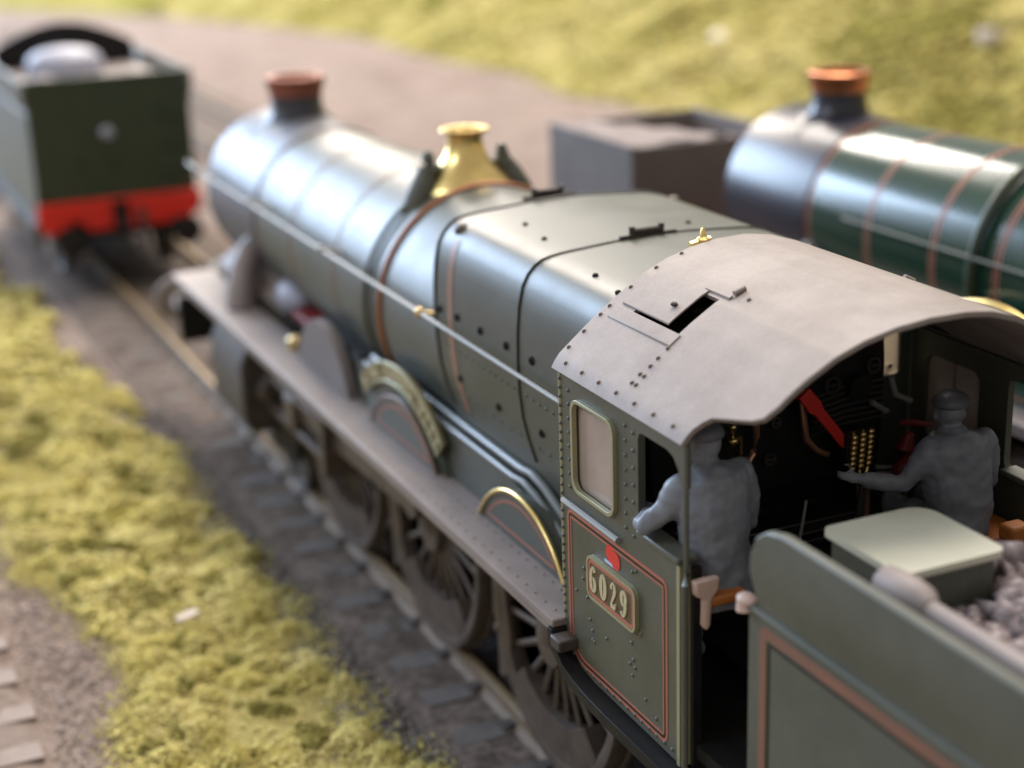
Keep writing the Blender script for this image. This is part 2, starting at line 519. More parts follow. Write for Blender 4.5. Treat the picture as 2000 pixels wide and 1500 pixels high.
def make_loco(loc, label, main=True, G=GREEN, SM=SMOKE, RF=ROOF, PL=PLATE, LN=LINEF, cap=COPPER):
    T = thing('steam_locomotive', label, 'locomotive', loc, 'model steam locomotives')
    # ---- running plate
    for s in (-1, 1):
        p = MB()
        xs = sorted((s*1.365, s*.90))
        p.box(xs[0], xs[1], .0, 9.93, ZP-.055, ZP)
        p.box(*sorted((s*1.335, s*1.30)), .02, 9.90, ZP-.13, ZP-.055)
        o = p.build('running_plate', PL, T, bevel=.012)
        if main and s < 0:
            k, nv = [], []
            for i in range(34):
                k.append((s*1.29, .12+i*.14, ZP))
            for i in range(20):
                k.append((s*1.13, .10+i*.13, ZP))
            rivets(k, (0, 0, 1), .010, 'rivet', PL, o)
        # curved drop under the cab
        top = [(0, ZP-.06), (-.02, 1.62), (-.06, 1.56), (-.14, 1.50), (-.27, 1.46), (-.45, 1.44), (-.67, 1.43), (-1.4, 1.43)]
        bot = [(a+.0, b-.075) for a, b in reversed(top)]
        bot[-1] = (.06, ZP-.06)
        bot[-2] = (.05, 1.55)
        d = MB()
        d.prism(top+bot, 'x', *sorted((s*1.375, s*1.18)))
        d.build('valance', BLACK if main else PL, T, bevel=.012)
        d = MB()
        d.box(*sorted((s*1.40, s*1.22)), -.16, -.03, 1.585, 1.66)
        d.build('step_bracket', GRIME, T, bevel=.012)
    fr = MB()
    fr.box(-.60, .60, -1.35, 10.15, .95, ZP-.06)
    fr.box(-.50, .50, 7.2, 9.7, ZP-.06, 1.95)
    fr.box(-.90, .90, 9.4, 10.3, 1.2, ZP-.003)
    fr.build('main_frame', BLACK, T)
    # ---- wheels, left side in full
    for y in (1.08, 3.31, 5.52):
        make_wheel(T, -.80, y, .99, 20, 'driving_wheel', 1, True, WHEEL if main else BLACK, spokes=main)
        make_wheel(T, .80, y, .99, 20, 'driving_wheel', -1, True, WHEEL if main else BLACK, spokes=False)
        a = MB()
        a.tube([(-.8, y, .99), (.8, y, .99)], .1, 12)
        a.build('axle', BLACK, T)
    for y in (7.15, 9.25):
        for s in (-1, 1):
            plain_wheel(T, s*.80, y, .47, 'bogie_wheel', GRIME)
    for s in (-1, 1):
        bf = MB()
        bf.prism([(6.6, .75), (6.75, .42), (7.5, .42), (7.9, .62), (8.5, .62), (8.9, .42), (9.6, .42), (9.8, .75), (9.6, .85), (6.8, .85)], 'x', *sorted((s*.98, s*.93)))
        bf.build('bogie_frame', BLACK, T)
    for s in (-1, 1):
        # cylinder, slide bars, rods
        c = MB()
        c.prism([(s*1.37*.62, .62), (s*1.26, .62), (s*1.34, .78), (s*1.34, 1.35), (s*1.22, 1.60), (s*.85, 1.60)], 'y', 7.25, 8.45)
        c.lathe([(.05, 8.45), (.30, 8.45), (.33, 8.50), (.30, 8.56), (.05, 8.58)], (s*1.02, 0, 1.08), 'y', 24)
        c.lathe([(.05, 7.10), (.16, 7.10), (.18, 7.25)], (s*1.02, 0, 1.08), 'y', 20)
        c.build('cylinder', GRIME if main else BLACK, T, bevel=.03)
        k = MB()
        k.box(*sorted((s*1.12, s*1.00)), 5.3, 7.15, 1.24, 1.31)
        k.box(*sorted((s*1.12, s*1.00)), 5.3, 7.15, .90, .97)
        k.box(*sorted((s*1.15, s*.80)), 5.22, 5.34, .80, 1.65)
        k.build('slide_bar', WHEEL, T, bevel=.01)
        k = MB()
        k.box(*sorted((s*1.14, s*.98)), 6.2, 6.5, .93, 1.26)
        k.build('crosshead', WHEEL, T, bevel=.02)
        k = MB()
        k.prism([(6.35, 1.02), (6.35, 1.16), (3.46, 1.37), (3.31, 1.42), (3.17, 1.33), (3.17, 1.17), (3.31, 1.10), (3.46, 1.15)], 'x', *sorted((s*1.05, s*.98)))
        k.build('connecting_rod', WHEEL, T, bevel=.01)
        k = MB()
        for a, b in ((1.08, 3.31), (3.31, 5.52)):
            k.prism([(a, 1.23), (b, 1.23), (b, 1.33), (a, 1.33)], 'x', *sorted((s*.965, s*.92)))
        for y in (1.08, 3.31, 5.52):
            k.tube([(s*.975, y, 1.28), (s*.86, y, 1.28)], .11, 14)
        k.build('coupling_rod', WHEEL, T, bevel=.006)
        # brake hangers and sand pipes
        for y in (2.02, 4.28):
            k = MB()
            k.prism([(y+.03, 1.62), (y-.03, 1.62), (y-.12, 1.0), (y-.20, .62), (y-.10, .30), (y+.02, .26), (y+.04, .62), (y+.06, 1.0)], 'x', *sorted((s*.86, s*.80)))
            k.tube([(s*.90, y-.02, .68), (s*.70, y-.02, .68)], .035, 8)
            k.build('brake_hanger', WHEEL if main else BLACK, T, bevel=.01)
        k = MB()
        k.tube([(s*.84, 5.0, 1.65), (s*.84, 4.75, 1.2), (s*.80, 4.66, .45), (s*.78, 4.72, .2)], .025, 8)
        k.build('sand_pipe', GRIME, T)
    # front
    k = MB()
    k.box(-1.25, 1.25, 10.25, 10.36, .80, 1.36)
    k.build('buffer_beam', BLACK if main else REDB, T, bevel=.015)
    for s in (-1, 1):
        k = MB()
        k.lathe([(.17, 10.36), (.13, 10.42), (.11, 10.80), (.07, 10.82), (.07, 11.02), (.26, 11.04), (.27, 11.08), (.20, 11.12), (.01, 11.14)], (s*1.10, 0, 1.14), 'y', 24)
        k.build('buffer', PL, T)
    k = MB()
    k.prism([(-.85, ZP), (.85, ZP), (.85, 1.86), (.62, 2.02), (-.62, 2.02), (-.85, 1.86)], 'y', 8.75, 9.75)
    k.build('valve_cover', PL, T, bevel=.03)
    # ---- splashers
    for s in (-1, 1):
        for i, y in enumerate((1.08, 3.31, 5.32)):
            R = (.80, .86, .75 if main else 1.17)[i]
            zc = (1.28, 1.235, 1.50 if main else 1.31)[i]
            h = math.acos(min(1, (ZP-zc)/R))
            arc = [(y+R*math.sin(-h+2*h*j/28), zc+R*math.cos(-h+2*h*j/28)) for j in range(29)]
            m = MB()
            m.prism(arc, 'x', *sorted((s*1.08, s*(.55 if i < 2 else .99))))
            sp = m.build('splasher', G if i < 2 else (GREYW if main else G), T, bevel=.012)
            if i < 2 or not main:
                rim = MB()
                rr = [(y+(R+.016)*math.sin(-h+2*h*j/28), zc+(R+.016)*math.cos(-h+2*h*j/28)) for j in range(29)]
                rim.tube([(s*1.085, a, b) for a, b in rr], (.018 if i == 0 else .010) if main else .03, 10, up=(1, 0, 0))
                rim.build('beading', BRASS if i == 0 or not main else LINEF, sp)
                ln = MB()
                R1 = R-.055
                h1 = math.acos(min(1, (ZP+.05-zc)/R1))
                lp = [(y+R1*math.sin(-h1+2*h1*j/28), zc+R1*math.cos(-h1+2*h1*j/28)) for j in range(29)]
                strip_ring(ln, lp[::-1] , .014, 'x', *sorted((s*1.080, s*1.083)))
                ln.build('lining', LINE, sp)
            if i == 1:
                # curved name plate over the middle splasher
                R0, Rn, zc2, yc = 1.215, 1.365, .985, 3.40
                t0, t1 = math.radians(-42), math.radians(38)
                npt = 30
                lo = [(yc+R0*math.sin(t0+(t1-t0)*j/npt), zc2+R0*math.cos(t0+(t1-t0)*j/npt)) for j in range(npt+1)]
                hi = [(yc+Rn*math.sin(t0+(t1-t0)*j/npt), zc2+Rn*math.cos(t0+(t1-t0)*j/npt)) for j in range(npt+1)]
                loop = lo+hi[::-1]
                m = MB()
                m.prism(loop, 'x', *sorted((s*1.02, s*1.06)))
                npl = m.build('name_plate', NAMEBG, T)
                m = MB()
                m.tube([(s*1.065, a, b) for a, b in loop], .014, 6, up=(1, 0, 0), closed=True)
                m.build('plate_rim', CREAM, npl)
                if main:
                    curved_text(npl, 'KING EDWARD VIII', s, yc, zc2, R0+.040, .105, t0+.05, t1-.05)
                m = MB()
                m.prism([(2.5, ZP), (4.25, ZP)]+[(yc+(R0-.01)*math.sin(t), zc2+(R0-.01)*math.cos(t)) for t in np.linspace(math.radians(40), math.radians(-44), 24)], 'x', *sorted((s*1.03, s*.95)))
                bpn = m.build('plate_backing', G, T)
                m = MB()
                R3 = 1.05
                m.tube([(s*1.034, 3.36+R3*math.sin(t), .985+R3*math.cos(t)) for t in np.linspace(-.74, .74, 24)], .014, 6, up=(1, 0, 0))
                m.build('beading', LINE, bpn)
        m = MB()
        m.box(*sorted((s*.98, s*.60)), 4.62, 6.0, ZP, 2.10)
        m.build('dark_backing_box', BLACK, T, bevel=.05)  # black box added to give the dark behind the thin front splasher
        # long box between the wheels with its ledge
        m = MB()
        m.prism([(.02, ZP), (4.6, ZP), (4.6, 2.08), (1.35, 2.08), (1.15, 2.06), (.80, 1.98), (.45, 1.88), (.02, 1.84)], 'x', *sorted((s*.985, s*.60)))
        m.build('wheel_arch_box', G, T)
        m = MB()
        line = [(4.4, 2.10), (1.42, 2.10), (1.25, 2.12), (1.05, 2.09), (.80, 2.00), (.45, 1.90), (.02, 1.86)]
        m.tube([(s*.965, a, b) for a, b in line], .026, 10)
        m.tube([(s*.90, a, b+.045) for a, b in line], .032, 10)
        m.build('pipe', PIPEG, T)
        if main and s < 0:
            rivets([(s*.985, .1+i*.115, ZP+.035) for i in range(22)], (s, 0, 0), .011, 'rivet', G, T)
    # ---- firebox
    n = 16
    rings = []
    for y in (-.0, .6, 1.2, 1.8, 2.5, 2.62, 2.69, 2.72):
        sec = firebox_sec(y)
        k = {2.62: .994, 2.69: .978, 2.72: .955}.get(y, 1)
        h = [(-x*k, y, BC+(z-BC)*k) for x, z in sec]
        rings.append(h+[(-p[0], p[1], p[2]) for p in reversed(h[1:])])
    m = MB()
    m.loft(rings)
    fb = m.build('firebox', G, T)
    # seam ribs on the firebox
    for y in (1.15, 2.60):
        sec = firebox_sec(y)[:-2]
        k = 1.002 if y < 2 else .999
        h = [(-x*k, y, BC+(z-BC)*k) for x, z in sec]
        m = MB()
        m.tube(list(reversed(h))+[(-p[0], p[1], p[2]) for p in h[1:]], .011, 6, up=(0, 1, 0))
        m.build('seam', LINEB, fb)
    # lined stripe near the front, faint
    sec = firebox_sec(2.30)
    m = MB()
    hl = [(-x*1.003, z) for x, z in sec[7:-2]]
    L = [(x, 2.26, BC+(z-BC)*1.002) for x, z in hl]
    Rr = [(x, 2.36, BC+(z-BC)*1.002) for x, z in hl]
    nn = len(L)
    m.add(L+Rr, [(i, i+1, nn+i+1, nn+i) for i in range(nn-1)])
    m.build('lining', LN, fb)
    m = MB()
    m.add([(-a, b, c) for a, b, c in L+Rr], [(i, i+1, nn+i+1, nn+i) for i in range(nn-1)])
    m.build('lining', LN, fb)
    # wash-out plugs and hand holes
    for s in (-1, 1):
        for y, z in [(2.62-.0, 3.04), (2.18, 3.055), (1.77, 3.06), (1.34, 3.065), (.94, 3.07), (1.58, 2.56), (.88, 2.59), (2.25, 2.58)]:
            if y > 2.5:
                y = 2.50
            x = float(np.interp(-z, [-q[1] for q in firebox_sec(y)], [q[0] for q in firebox_sec(y)]))
            m = MB()
            m.lathe([(.030, -.01), (.030, .012), (.020, .014), (.019, .002), (.0005, .002)], (0, 0, 0), 'z', 14)
            m.xf(Matrix.Translation((s*x, y, z)) @ Matrix.Rotation(s*PI/2, 4, 'Y'))
            m.build('washout_plug', BLACK, fb)
        m = MB()
        m.ball((0, 0, 0), (.055, .055, .06), 14, 8)
        m.lathe([(.075, -.03), (.075, .0), (.06, .012)], (0, 0, 0), 'z', 16)
        m.xf(Matrix.Translation((s*.86, 2.40, 3.615)) @ Matrix.Rotation(s*.75, 4, 'Y'))
        m.build('safety_plug', BRASSD if not main else WHEEL, fb)
        if main:
            k, nv = [], []
            for i in range(24):
                k.append((s*.86, .1+i*.1, 2.10))
                nv.append((s, 0, .2))
            for i in range(26):
                k.append((s*1.013, .05+i*.1, 2.80))
                nv.append((s, 0, 0))
            for i in range(16):
                k.append((s*.955, .1+i*.15, 2.44))
                nv.append((s, 0, -.2))
            rivets(k, nv, .011, 'rivet', G, fb)
    for x, y in ((-.62, 1.55), (-.55, 2.0), (-.75, .55), (-.80, .16), (.4, 1.4)):
        rivets([(x, y, float(np.interp(abs(x), [0, .5, .675, .767, .83], [3.728, 3.701, 3.688, 3.675, 3.658])))], (0, 0, 1), .022, 'stud', BLACK, fb)
    for y in (2.66, 1.15):
        m = MB()
        m.box(-.26, .16, y-.012, y+.012, 3.70, 3.745)
        for x in (-.17, .05):
            m.tube([(x, y, 3.72), (x, y, 3.80)], [.018, .022], 10)
        m.tube([(-.17, y, 3.765), (.05, y, 3.765)], .022, 10)
        m.build('lifting_bracket', GRIME, fb)
    # ---- boiler barrel and smokebox
    sj = 7.94 if main else 8.37
    m = MB()
    ys = [2.55, 3.2, 4.0, 4.6, 5.4, 6.2, 7.0, sj]
    m.lathe([(boiler_r(y), y) for y in ys], (0, 0, BC), 'y', 96)
    bo = m.build('boiler_barrel', G, T)
    def band(y, w_, mt, pr=.008):
        b = MB()
        r = boiler_r(y)+pr
        b.lathe([(r-.02, y-w_/2), (r, y-w_/2), (r, y+w_/2), (r-.02, y+w_/2)], (0, 0, BC), 'y', 96)
        return b.build('boiler_band', mt, bo)
    if main:
        b = MB()
        r = boiler_r(4.0)+.008
        b.tube([(r*math.cos(t), 4.0, BC+r*math.sin(t)) for t in np.linspace(0, 2*PI, 97)[:-1]], .024, 8, up=(0, 1, 0), closed=True)
        b.build('boiler_band', COPPERD, bo)
    else:
        band(4.0, .05, LN)
    for y in ((5.26, 6.6, 7.86) if main else (4.5, 5.50, 6.35, 7.32, 8.30)):
        band(y, .018, LN, .004)
        band(y+.05, .018, LN, .004)
    m = MB()
    m.lathe([(.05, 9.96), (.62, 9.96), (.70, 9.90), (.80, 9.88), (.885, 9.86), (.90, 9.80), (.90, sj), (.80, sj-.005)], (0, 0, BC), 'y', 96)
    sb = m.build('smokebox', SM, T)
    m = MB()
    m.lathe([(.60, 9.95), (.60, 10.0), (.45, 10.06), (.05, 10.10)], (0, 0, BC), 'y', 40)
    m.box(-.6, -.5, 10.0, 10.03, BC-.3, BC-.2)
    m.box(-.6, -.5, 10.0, 10.03, BC+.2, BC+.3)
    m.tube([(0, 10.1, BC), (.02, 10.16, BC-.22)], .02, 8)
    m.build('smokebox_door', SM, sb)
    if main:
        rivets([(.90*math.cos(t), 7.99, BC+.90*math.sin(t)) for t in np.linspace(0, PI, 40)], [(math.cos(t), 0, math.sin(t)) for t in np.linspace(0, PI, 40)], .010, 'rivet', SM, sb)
    m = MB()
    m.prism([(-.62, 1.6), (.62, 1.6), (.55, 1.85), (.62, 2.05), (-.62, 2.05), (-.55, 1.85)], 'y', 8.0, 9.6)
    m.build('smokebox_saddle', PL, T)
    for s in (-1, 1):
        m = MB()
        m.tube([(s*.72, 8.36, 2.36), (s*.86, 8.30, 2.24), (s*.98, 8.22, 2.05), (s*1.04, 8.12, 1.88), (s*1.06, 8.08, ZP-.02)], [.14, .15, .155, .155, .165], 18, up=(0, 1, 0))
        m.build('steam_pipe', PL, T)
        m = MB()
        m.ball((s*.62, 7.55, 1.92), (.20, .36, .17), 16, 10)
        m.build('steam_chest_cover', COVER, T)  # colour carries the bluish reflection beneath the boiler
        m = MB()
        m.box(*sorted((s*.78, s*.55)), 6.55, 7.2, 1.80, 1.87)
        m.build('motion_plate', REDD, T, bevel=.01)
        m = MB()
        m.lathe([(.09, ZP), (.09, 1.82), (.05, 1.85), (.005, 1.86)], (s*1.0, 6.35, 0), 'z', 14)
        m.build('lubricator', BRASSD, T)
    # chimney
    cy, m = 9.10, MB()
    prof = [(.56, 3.34), (.42, 3.42), (.31, 3.52), (.278, 3.62), (.272, 3.74)]
    m.lathe(prof+[(.235, 3.74), (.235, 3.60), (.01, 3.60)], (0, cy, 0), 'z', 40)
    # flare of the base follows the round smokebox
    m.v = [(x, y, z if z > 3.5 else max(z-.0, BC+math.sqrt(max(.0, .905**2-x*x))-.02)) for x, y, z in m.v]
    ch = m.build('chimney', CHIM if main else SMOKEG, T)
    m = MB()
    m.lathe([(.275, 3.72), (.290, 3.735), (.290, 3.76), (.295, 3.80), (.312, 3.85), (.325, 3.885), (.320, 3.92), (.295, 3.935), (.245, 3.93), (.238, 3.70)], (0, cy, 0), 'z', 40)
    m.build('chimney_cap', cap, ch)
    # safety valve bonnet
    sy, m = 4.37, MB()
    pr = [(.46, 3.38), (.42, 3.50), (.365, 3.57), (.30, 3.64), (.235, 3.71), (.185, 3.78), (.158, 3.86), (.150, 3.92), (.165, 3.955), (.205, 3.975), (.215, 3.99), (.205, 4.0), (.13, 3.995), (.12, 3.90), (.005, 3.90)]
    m.lathe([(a*.97, b) for a, b in pr], (0, sy, 0), 'z', 48)
    sv = m.build('safety_valve_bonnet', BRASS, T)
    m = MB()
    for x, y in ((-.05, 0), (.06, .02)):
        m.lathe([(.035, 3.90), (.035, 4.0), (.012, 4.015), (.004, 4.03)], (x, sy+y, 0), 'z', 12)
    m.build('safety_valve', BRASSD, sv)
    for s in (-1, 1):
        m = MB()
        m.tube([(s*.52, sy-.05, 3.30), (s*.46, sy-.05, 3.45), (s*.39, sy-.03, 3.58), (s*.34, sy, 3.70)], [(.10, .10), (.115, .11), (.11, .10), (.075, .075)], 16, up=(0, 1, 0))
        m.tube([(s*.34, sy, 3.66), (s*.335, sy, 3.76), (s*.33, sy, 3.84)], [.085, .06, .035], 14)
        m.tube([(s*.34, sy, 3.70), (s*.20, sy, 3.66)], .05, 12)
        m.lathe([(.10, 3.67), (.10, 3.70)], (s*.34, sy, 0), 'z', 16)
        m.build('top_feed', GREENT if main else G, T)
        m = MB()
        r = boiler_r(4.3)+.03
        py = sy-.06 if main else 5.78
        m.tube([(s*r*math.sin(t), py, BC+r*math.cos(t)) for t in np.linspace(.50, 2.2, 18)], .045 if not main else .022, 8, up=(0, 1, 0))
        m.build('feed_pipe', G if main else GREEND, T)
    # handrails
    for s in (-1, 1):
        m = MB()
        m.tube([(s*1.075, .0, 2.954), (s*1.075, 7.6, 2.954), (s*1.06, 9.7, 2.954), (s*1.03, 10.1, 2.95)] if main else [(s*1.0, 0, 2.80), (s*1.0, 7.6, 2.80)], .0155 if main else .012, 8)
        hr = m.build('handrail', STEEL if main else GREENT, T)
        for y in (2.78, 5.1, 7.4, 9.4) if main else ():
            m = MB()
            m.tube([(s*.85, y, 2.90), (s*1.07, y, 2.954)], .018, 8)
            m.ball((s*1.075, y, 2.954), .040, 10, 7)
            m.build('handrail_pillar', STEEL if y != 2.78 else BRASSD, hr)
    # ---- cab
    make_cab(T, main, G, RF)
    if main:
        for x in (-.24,):
            m = MB()
            m.lathe([(.035, 3.70), (.03, 3.83), (.045, 3.84), (.042, 3.93), (.02, 3.945), (.012, 3.99), (.004, 4.0)], (x, .13, 0), 'z', 14)
            m.tube([(x-.09, .13, 3.90), (x+.05, .13, 3.92)], .022, 8)
            m.build('whistle', BRASS, T)
    return T

def curved_text(parent, txt, s, yc, zc, R, size, t0, t1):
    """raised letters along an arc, read from outside (left side: text runs from front to rear)"""
    cu = bpy.data.curves.new('letters', 'FONT')
    cu.size = size*1.35
    cu.extrude = .006
    cu.offset = .003
    adv = size*1.06
    words = txt
    n = len(words)
    step = (t1-t0)/(n-1)
    dg = bpy.context.evaluated_depsgraph_get
    for i, chh in enumerate(words):
        if chh == ' ':
            continue
        cu.body = chh
        o = bpy.data.objects.new('tmp', cu)
        COL.objects.link(o)
        bpy.context.view_layer.update()
        ev = o.evaluated_get(dg())
        me = ev.to_mesh()
        vs = [v.co.copy() for v in me.vertices]
        fs = [tuple(p.vertices) for p in me.polygons]
        ev.to_mesh_clear()
        bpy.data.objects.remove(o)
        if not vs:
            continue
        cx = (min(v.x for v in vs)+max(v.x for v in vs))/2
        # left side faces -X: reading direction runs from +Y to -Y
        th = (t1-(i*step)) if s < 0 else (t0+i*step)
        out = []
        for v in vs:
            a = v.x-cx
            rr = R+v.y*.98
            ang = th+(-a if s < 0 else a)/R
            out.append((s*(1.062+v.z+.006), yc+rr*math.sin(ang), zc+rr*math.cos(ang)))
        q = MB()
        q.add(out, fs)
        q.build('letter', NUM, parent, smooth=0)

def make_cab(T, main, G, RF):
    for s in (-1, 1):
        def L(loop):
            return [(p, q-(.118*min(1, max(0, (q-1.5)/.9)) if s > 0 else 0)) for p, q in loop]
        dz = .118 if s > 0 else 0
        # side sheet, seen in the (y, z) plane: y runs to the rear as negative
        outer = [(.0, 3.33), (.0, ZP-.06), (-.03, 1.62), (-.09, 1.535), (-.20, 1.485), (-.36, 1.46), (-1.38, 1.45), (-1.38, 2.60), (-1.40, 2.62), (-1.41, 2.66),
                 (-1.385, 2.66), (-.97, 2.66), (-.945, 2.67), (-.93, 2.70), (-.93, 3.18), (-.945, 3.215), (-.98, 3.225), (-1.24, 3.225), (-1.31, 3.205), (-1.36, 3.15), (-1.385, 3.06), (-1.41, 3.06), (-1.41, 3.33)]
        win = rrect(-.675, -.175, 2.635, 3.185, .075, 6)
        m = MB()
        m.holed([L(outer), L(win)], 'x', *sorted((s*1.27, s*1.225)))
        cs = m.build('cab_side', GREENC if main else G, T)
        m = MB()
        fr = rrect(-.688, -.162, 2.622, 3.198, .086, 6)
        m.holed([L(fr), L(rrect(-.664, -.186, 2.646, 3.174, .066, 6))], 'x', *sorted((s*1.295, s*1.262)))
        wf = m.build('window_frame', CREAM, cs, bevel=.006)
        m = MB()
        m.prism(L(rrect(-.67, -.18, 2.64, 3.18, .07, 6)), 'x', *sorted((s*1.248, s*1.24)))
        m.build('window_pane', PANE, cs)
        m = MB()
        m.box(*sorted((s*1.238, s*1.222)), -.46, -.44, 2.64-dz, 3.18-dz)
        m.build('window_bar', PLATE, cs)
        # beading ledge and arm rest
        m = MB()
        m.tube([(s*1.285, -.03, 2.515-dz), (s*1.285, -.72, 2.515-dz)], .020, 8)
        m.build('beading', STEEL, cs)
        m = MB()
        m.box(*sorted((s*1.30, s*1.17)), -1.40, -.95, 2.635-dz, 2.675-dz)
        m.build('arm_rest', GREENT, cs, bevel=.01)
        if main and s < 0:
            # lining: orange, black, orange
            lp = rrect(-1.245, -.055, 1.50, 2.475, (.06, .20, .05, .05), 6)
            for d, w_, mt in ((0, .018, LINE), (.020, .016, LINEB), (.038, .012, LINE)):
                q = MB()
                l2 = offset_loop(lp, d) if d else lp
                strip_ring(q, l2, w_, 'x', s*1.2735, s*1.270)
                q.build('lining', mt, cs)
            q = MB()
            q.box(s*1.285, s*1.215, -1.395, -1.365, 1.45, 2.63)
            q.build('edge_beading', CREAM, cs)
            q = MB()
            q.tube([(s*1.262, .012, 1.70), (s*1.262, .012, 3.30)], .018, 8)
            q.build('edge_angle', CREAM, cs)
            rv = [(s*1.27, .005, 1.72+i*.055) for i in range(29)]
            rivets(rv, (s, .4, 0), .014, 'rivet', GREEND, cs)
            rv = [(s*1.27, -.79, 2.62+i*.085) for i in range(8)]+[(s*1.27, -.10, 2.62+i*.085) for i in range(8)]
            rv += [(s*1.27, -.88, 2.60+i*.10) for i in range(7)]
            rv += [(s*1.27, -.02-i*.085, 1.56-min(i, 3)*.02) for i in range(16)]
            rv += [(s*1.27, a, b) for a, b in ((-.16, 1.98), (-.25, 2.09), (-.26, 2.16), (-.30, 1.99), (-.33, 1.86), (-.36, 1.80), (-.36, 1.74), (-.38, 1.735), (-.54, 1.83), (-.84, 1.94), (-.86, 1.84), (-.82, 1.80), (-.88, 1.80), (-.85, 1.74), (-.90, 2.40), (-.86, 2.38), (-1.0, 1.66), (-1.12, 1.60), (-.95, 2.04))]
            rivets(rv, (s, 0, 0), .0125, 'rivet', GREENT, cs)
            make_number_plate(T, s)
            q = MB()
            for y, z in ((-.66, 2.365), (-.60, 2.385)):
                q.lathe([(.055, 0), (.055, .003), (.0005, .0035)], (0, 0, 0), 'z', 18)
                q.xf(Matrix.Translation((s*1.2715+(.001 if y > -.63 else 0), y, z)) @ Matrix.Rotation(s*PI/2, 4, 'Y'), len(q.v)-54)
            q.build('route_disc', RED, cs)
            q = MB()
            q.box(s*1.2745, s*1.268, -.68, -.53, 2.315, 2.332)
            q.build('class_letter', BLUEW, cs)
        # vertical grab rails
        m = MB()
        m.tube([(s*1.30, -1.475, 1.46), (s*1.30, -1.475, 2.56-dz), (s*1.27, -1.455, 2.62-dz)], .018, 8)
        m.tube([(s*1.262, -1.425, 2.62-dz), (s*1.262, -1.425, 3.30-dz)], .016, 8)
        m.build('grab_rail', GREENT, T)
        m = MB()
        m.box(*sorted((s*1.22, s*1.17)), -1.43, -1.40, 1.45, 2.62)
        m.build('door_pillar', BLACK, T)
    # floor, front wall with its windows, and backhead
    m = MB()
    m.box(-1.2, 1.2, -1.75, -.05, 1.50, 1.58)
    m.build('cab_floor', BLACK, T)
    fx = [x for x in np.linspace(-1.22, 1.22, 25)]
    outer = [(x, roofz(x)-.03) for x in fx][::-1]+[(-1.22, 1.6), (1.22, 1.6)]
    holes = [rrect(.88, 1.14, 2.90, 3.32, .04), rrect(-1.14, -.88, 2.90, 3.32, .04)]
    m = MB()
    m.holed([outer]+holes, 'y', .03, -.01)
    cf = m.build('cab_front', G, T)
    for sx in (-1, 1):
        m = MB()
        m.box(*sorted((sx*.87, sx*1.15)), .004, .012, 2.89, 3.33)
        m.build('window_pane', PANEB, cf)
    if main:
        m = MB()
        h = [(-x*.82, z-.06) for x, z in firebox_sec(0)[:-3]]
        loop = h[::-1]+[(-a, b) for a, b in h[1:]]
        m.prism(loop, 'y', -.012, -.26)
        m.build('backhead', BLACK, T, bevel=.05)
        m = MB()
        m.box(-.75, .75, -.50, -.27, 2.18, 2.26)
        m.box(-.85, .85, -.44, -.27, 2.06, 2.10)
        m.box(-.55, .55, -.34, -.27, 1.62, 2.0)
        m.build('firehole_shelf', BLACK, T, bevel=.01)
        backhead_fittings(T)
    # roof: arched sheet with open sliding vents
    t = .028
    hx0, hx1, hy0, hy1 = .650, .905, -.735, -.22
    xs = sorted(set([round(v, 4) for v in list(np.linspace(0, 1.30, 40))+[hx0, hx1]+ROOFX]))
    xs = [-x for x in reversed(xs) if x > 0]+xs
    yv = [.055, -.03, -.12, hy1, hy0, -1.0, -1.25]
    def yrear(x):
        return float(np.interp(abs(x), REARX, REARY))
    rows = []
    for x in xs:
        rows.append(yv+[-1.25+(yrear(x)+1.25)*k/5 for k in range(1, 6)])
    nx, ny = len(xs), len(rows[0])
    vs, fs = [], []
    for dz in (0, -t):
        for i, x in enumerate(xs):
            for y in rows[i]:
                nx_ = 0
                # thickness along the normal, so that the steep edge stays solid
                gx = (roofz(x+.01)-roofz(x-.01))/.02 if abs(x) < 1.29 else -1.5*np.sign(x)
                ln = math.hypot(1, gx)
                vs.append((x-dz*(gx/ln)*1.0 if dz else x, y, roofz(x)+dz/ln))
    def vid(l, i, j):
        return l*nx*ny+i*ny+j
    solid = {}
    for i in range(nx-1):
        for j in range(ny-1):
            xm = abs((xs[i]+xs[i+1])/2)
            solid[i, j] = not (hx0-.001 < xm < hx1+.001 and j == 3)
    for (i, j), ok in solid.items():
        if not ok:
            continue
        fs.append((vid(0, i, j), vid(0, i+1, j), vid(0, i+1, j+1), vid(0, i, j+1)))
        fs.append((vid(1, i, j), vid(1, i, j+1), vid(1, i+1, j+1), vid(1, i+1, j)))
        for (di, dj), (p, q) in {(-1, 0): ((i, j), (i, j+1)), (1, 0): ((i+1, j), (i+1, j+1)), (0, -1): ((i, j), (i+1, j)), (0, 1): ((i, j+1), (i+1, j+1))}.items():
            if not solid.get((i+di, j+dj), False):
                fs.append((vid(0, *p), vid(0, *q), vid(1, *q), vid(1, *p)))
    m = MB()
    m.add(vs, fs)
    ro = m.build('cab_roof', RF, T)
    for s in (-1, 1):
        def sheet(x0, x1, y0, y1, h0, h1, n=6):
            q = MB()
            top = [(s*x, roofz(s*x)+h1) for x in np.linspace(x0, x1, n)]
            bot = [(s*x, roofz(s*x)+h0) for x in np.linspace(x1, x0, n)]
            q.prism(top+bot, 'y', y0, y1)
            return q
        sheet(.636, .892, -.600, -.065, .002, .014).build('sliding_hatch', RF, ro, bevel=.003)
        sheet(.912, .985, -.77, -.05, -.004, .010).build('hatch_runner', RF, ro, bevel=.005)
        sheet(.606, .630, -.80, -.55, -.004, .014).build('hatch_runner', RF, ro, bevel=.004)
        q = MB()
        q.tube([(s*.60, -.80, roofz(s*.60)+.02), (s*.53, -.80, roofz(s*.53)+.012)], .016, 8)
        q.build('hatch_stop', RF, ro)
        q = MB()
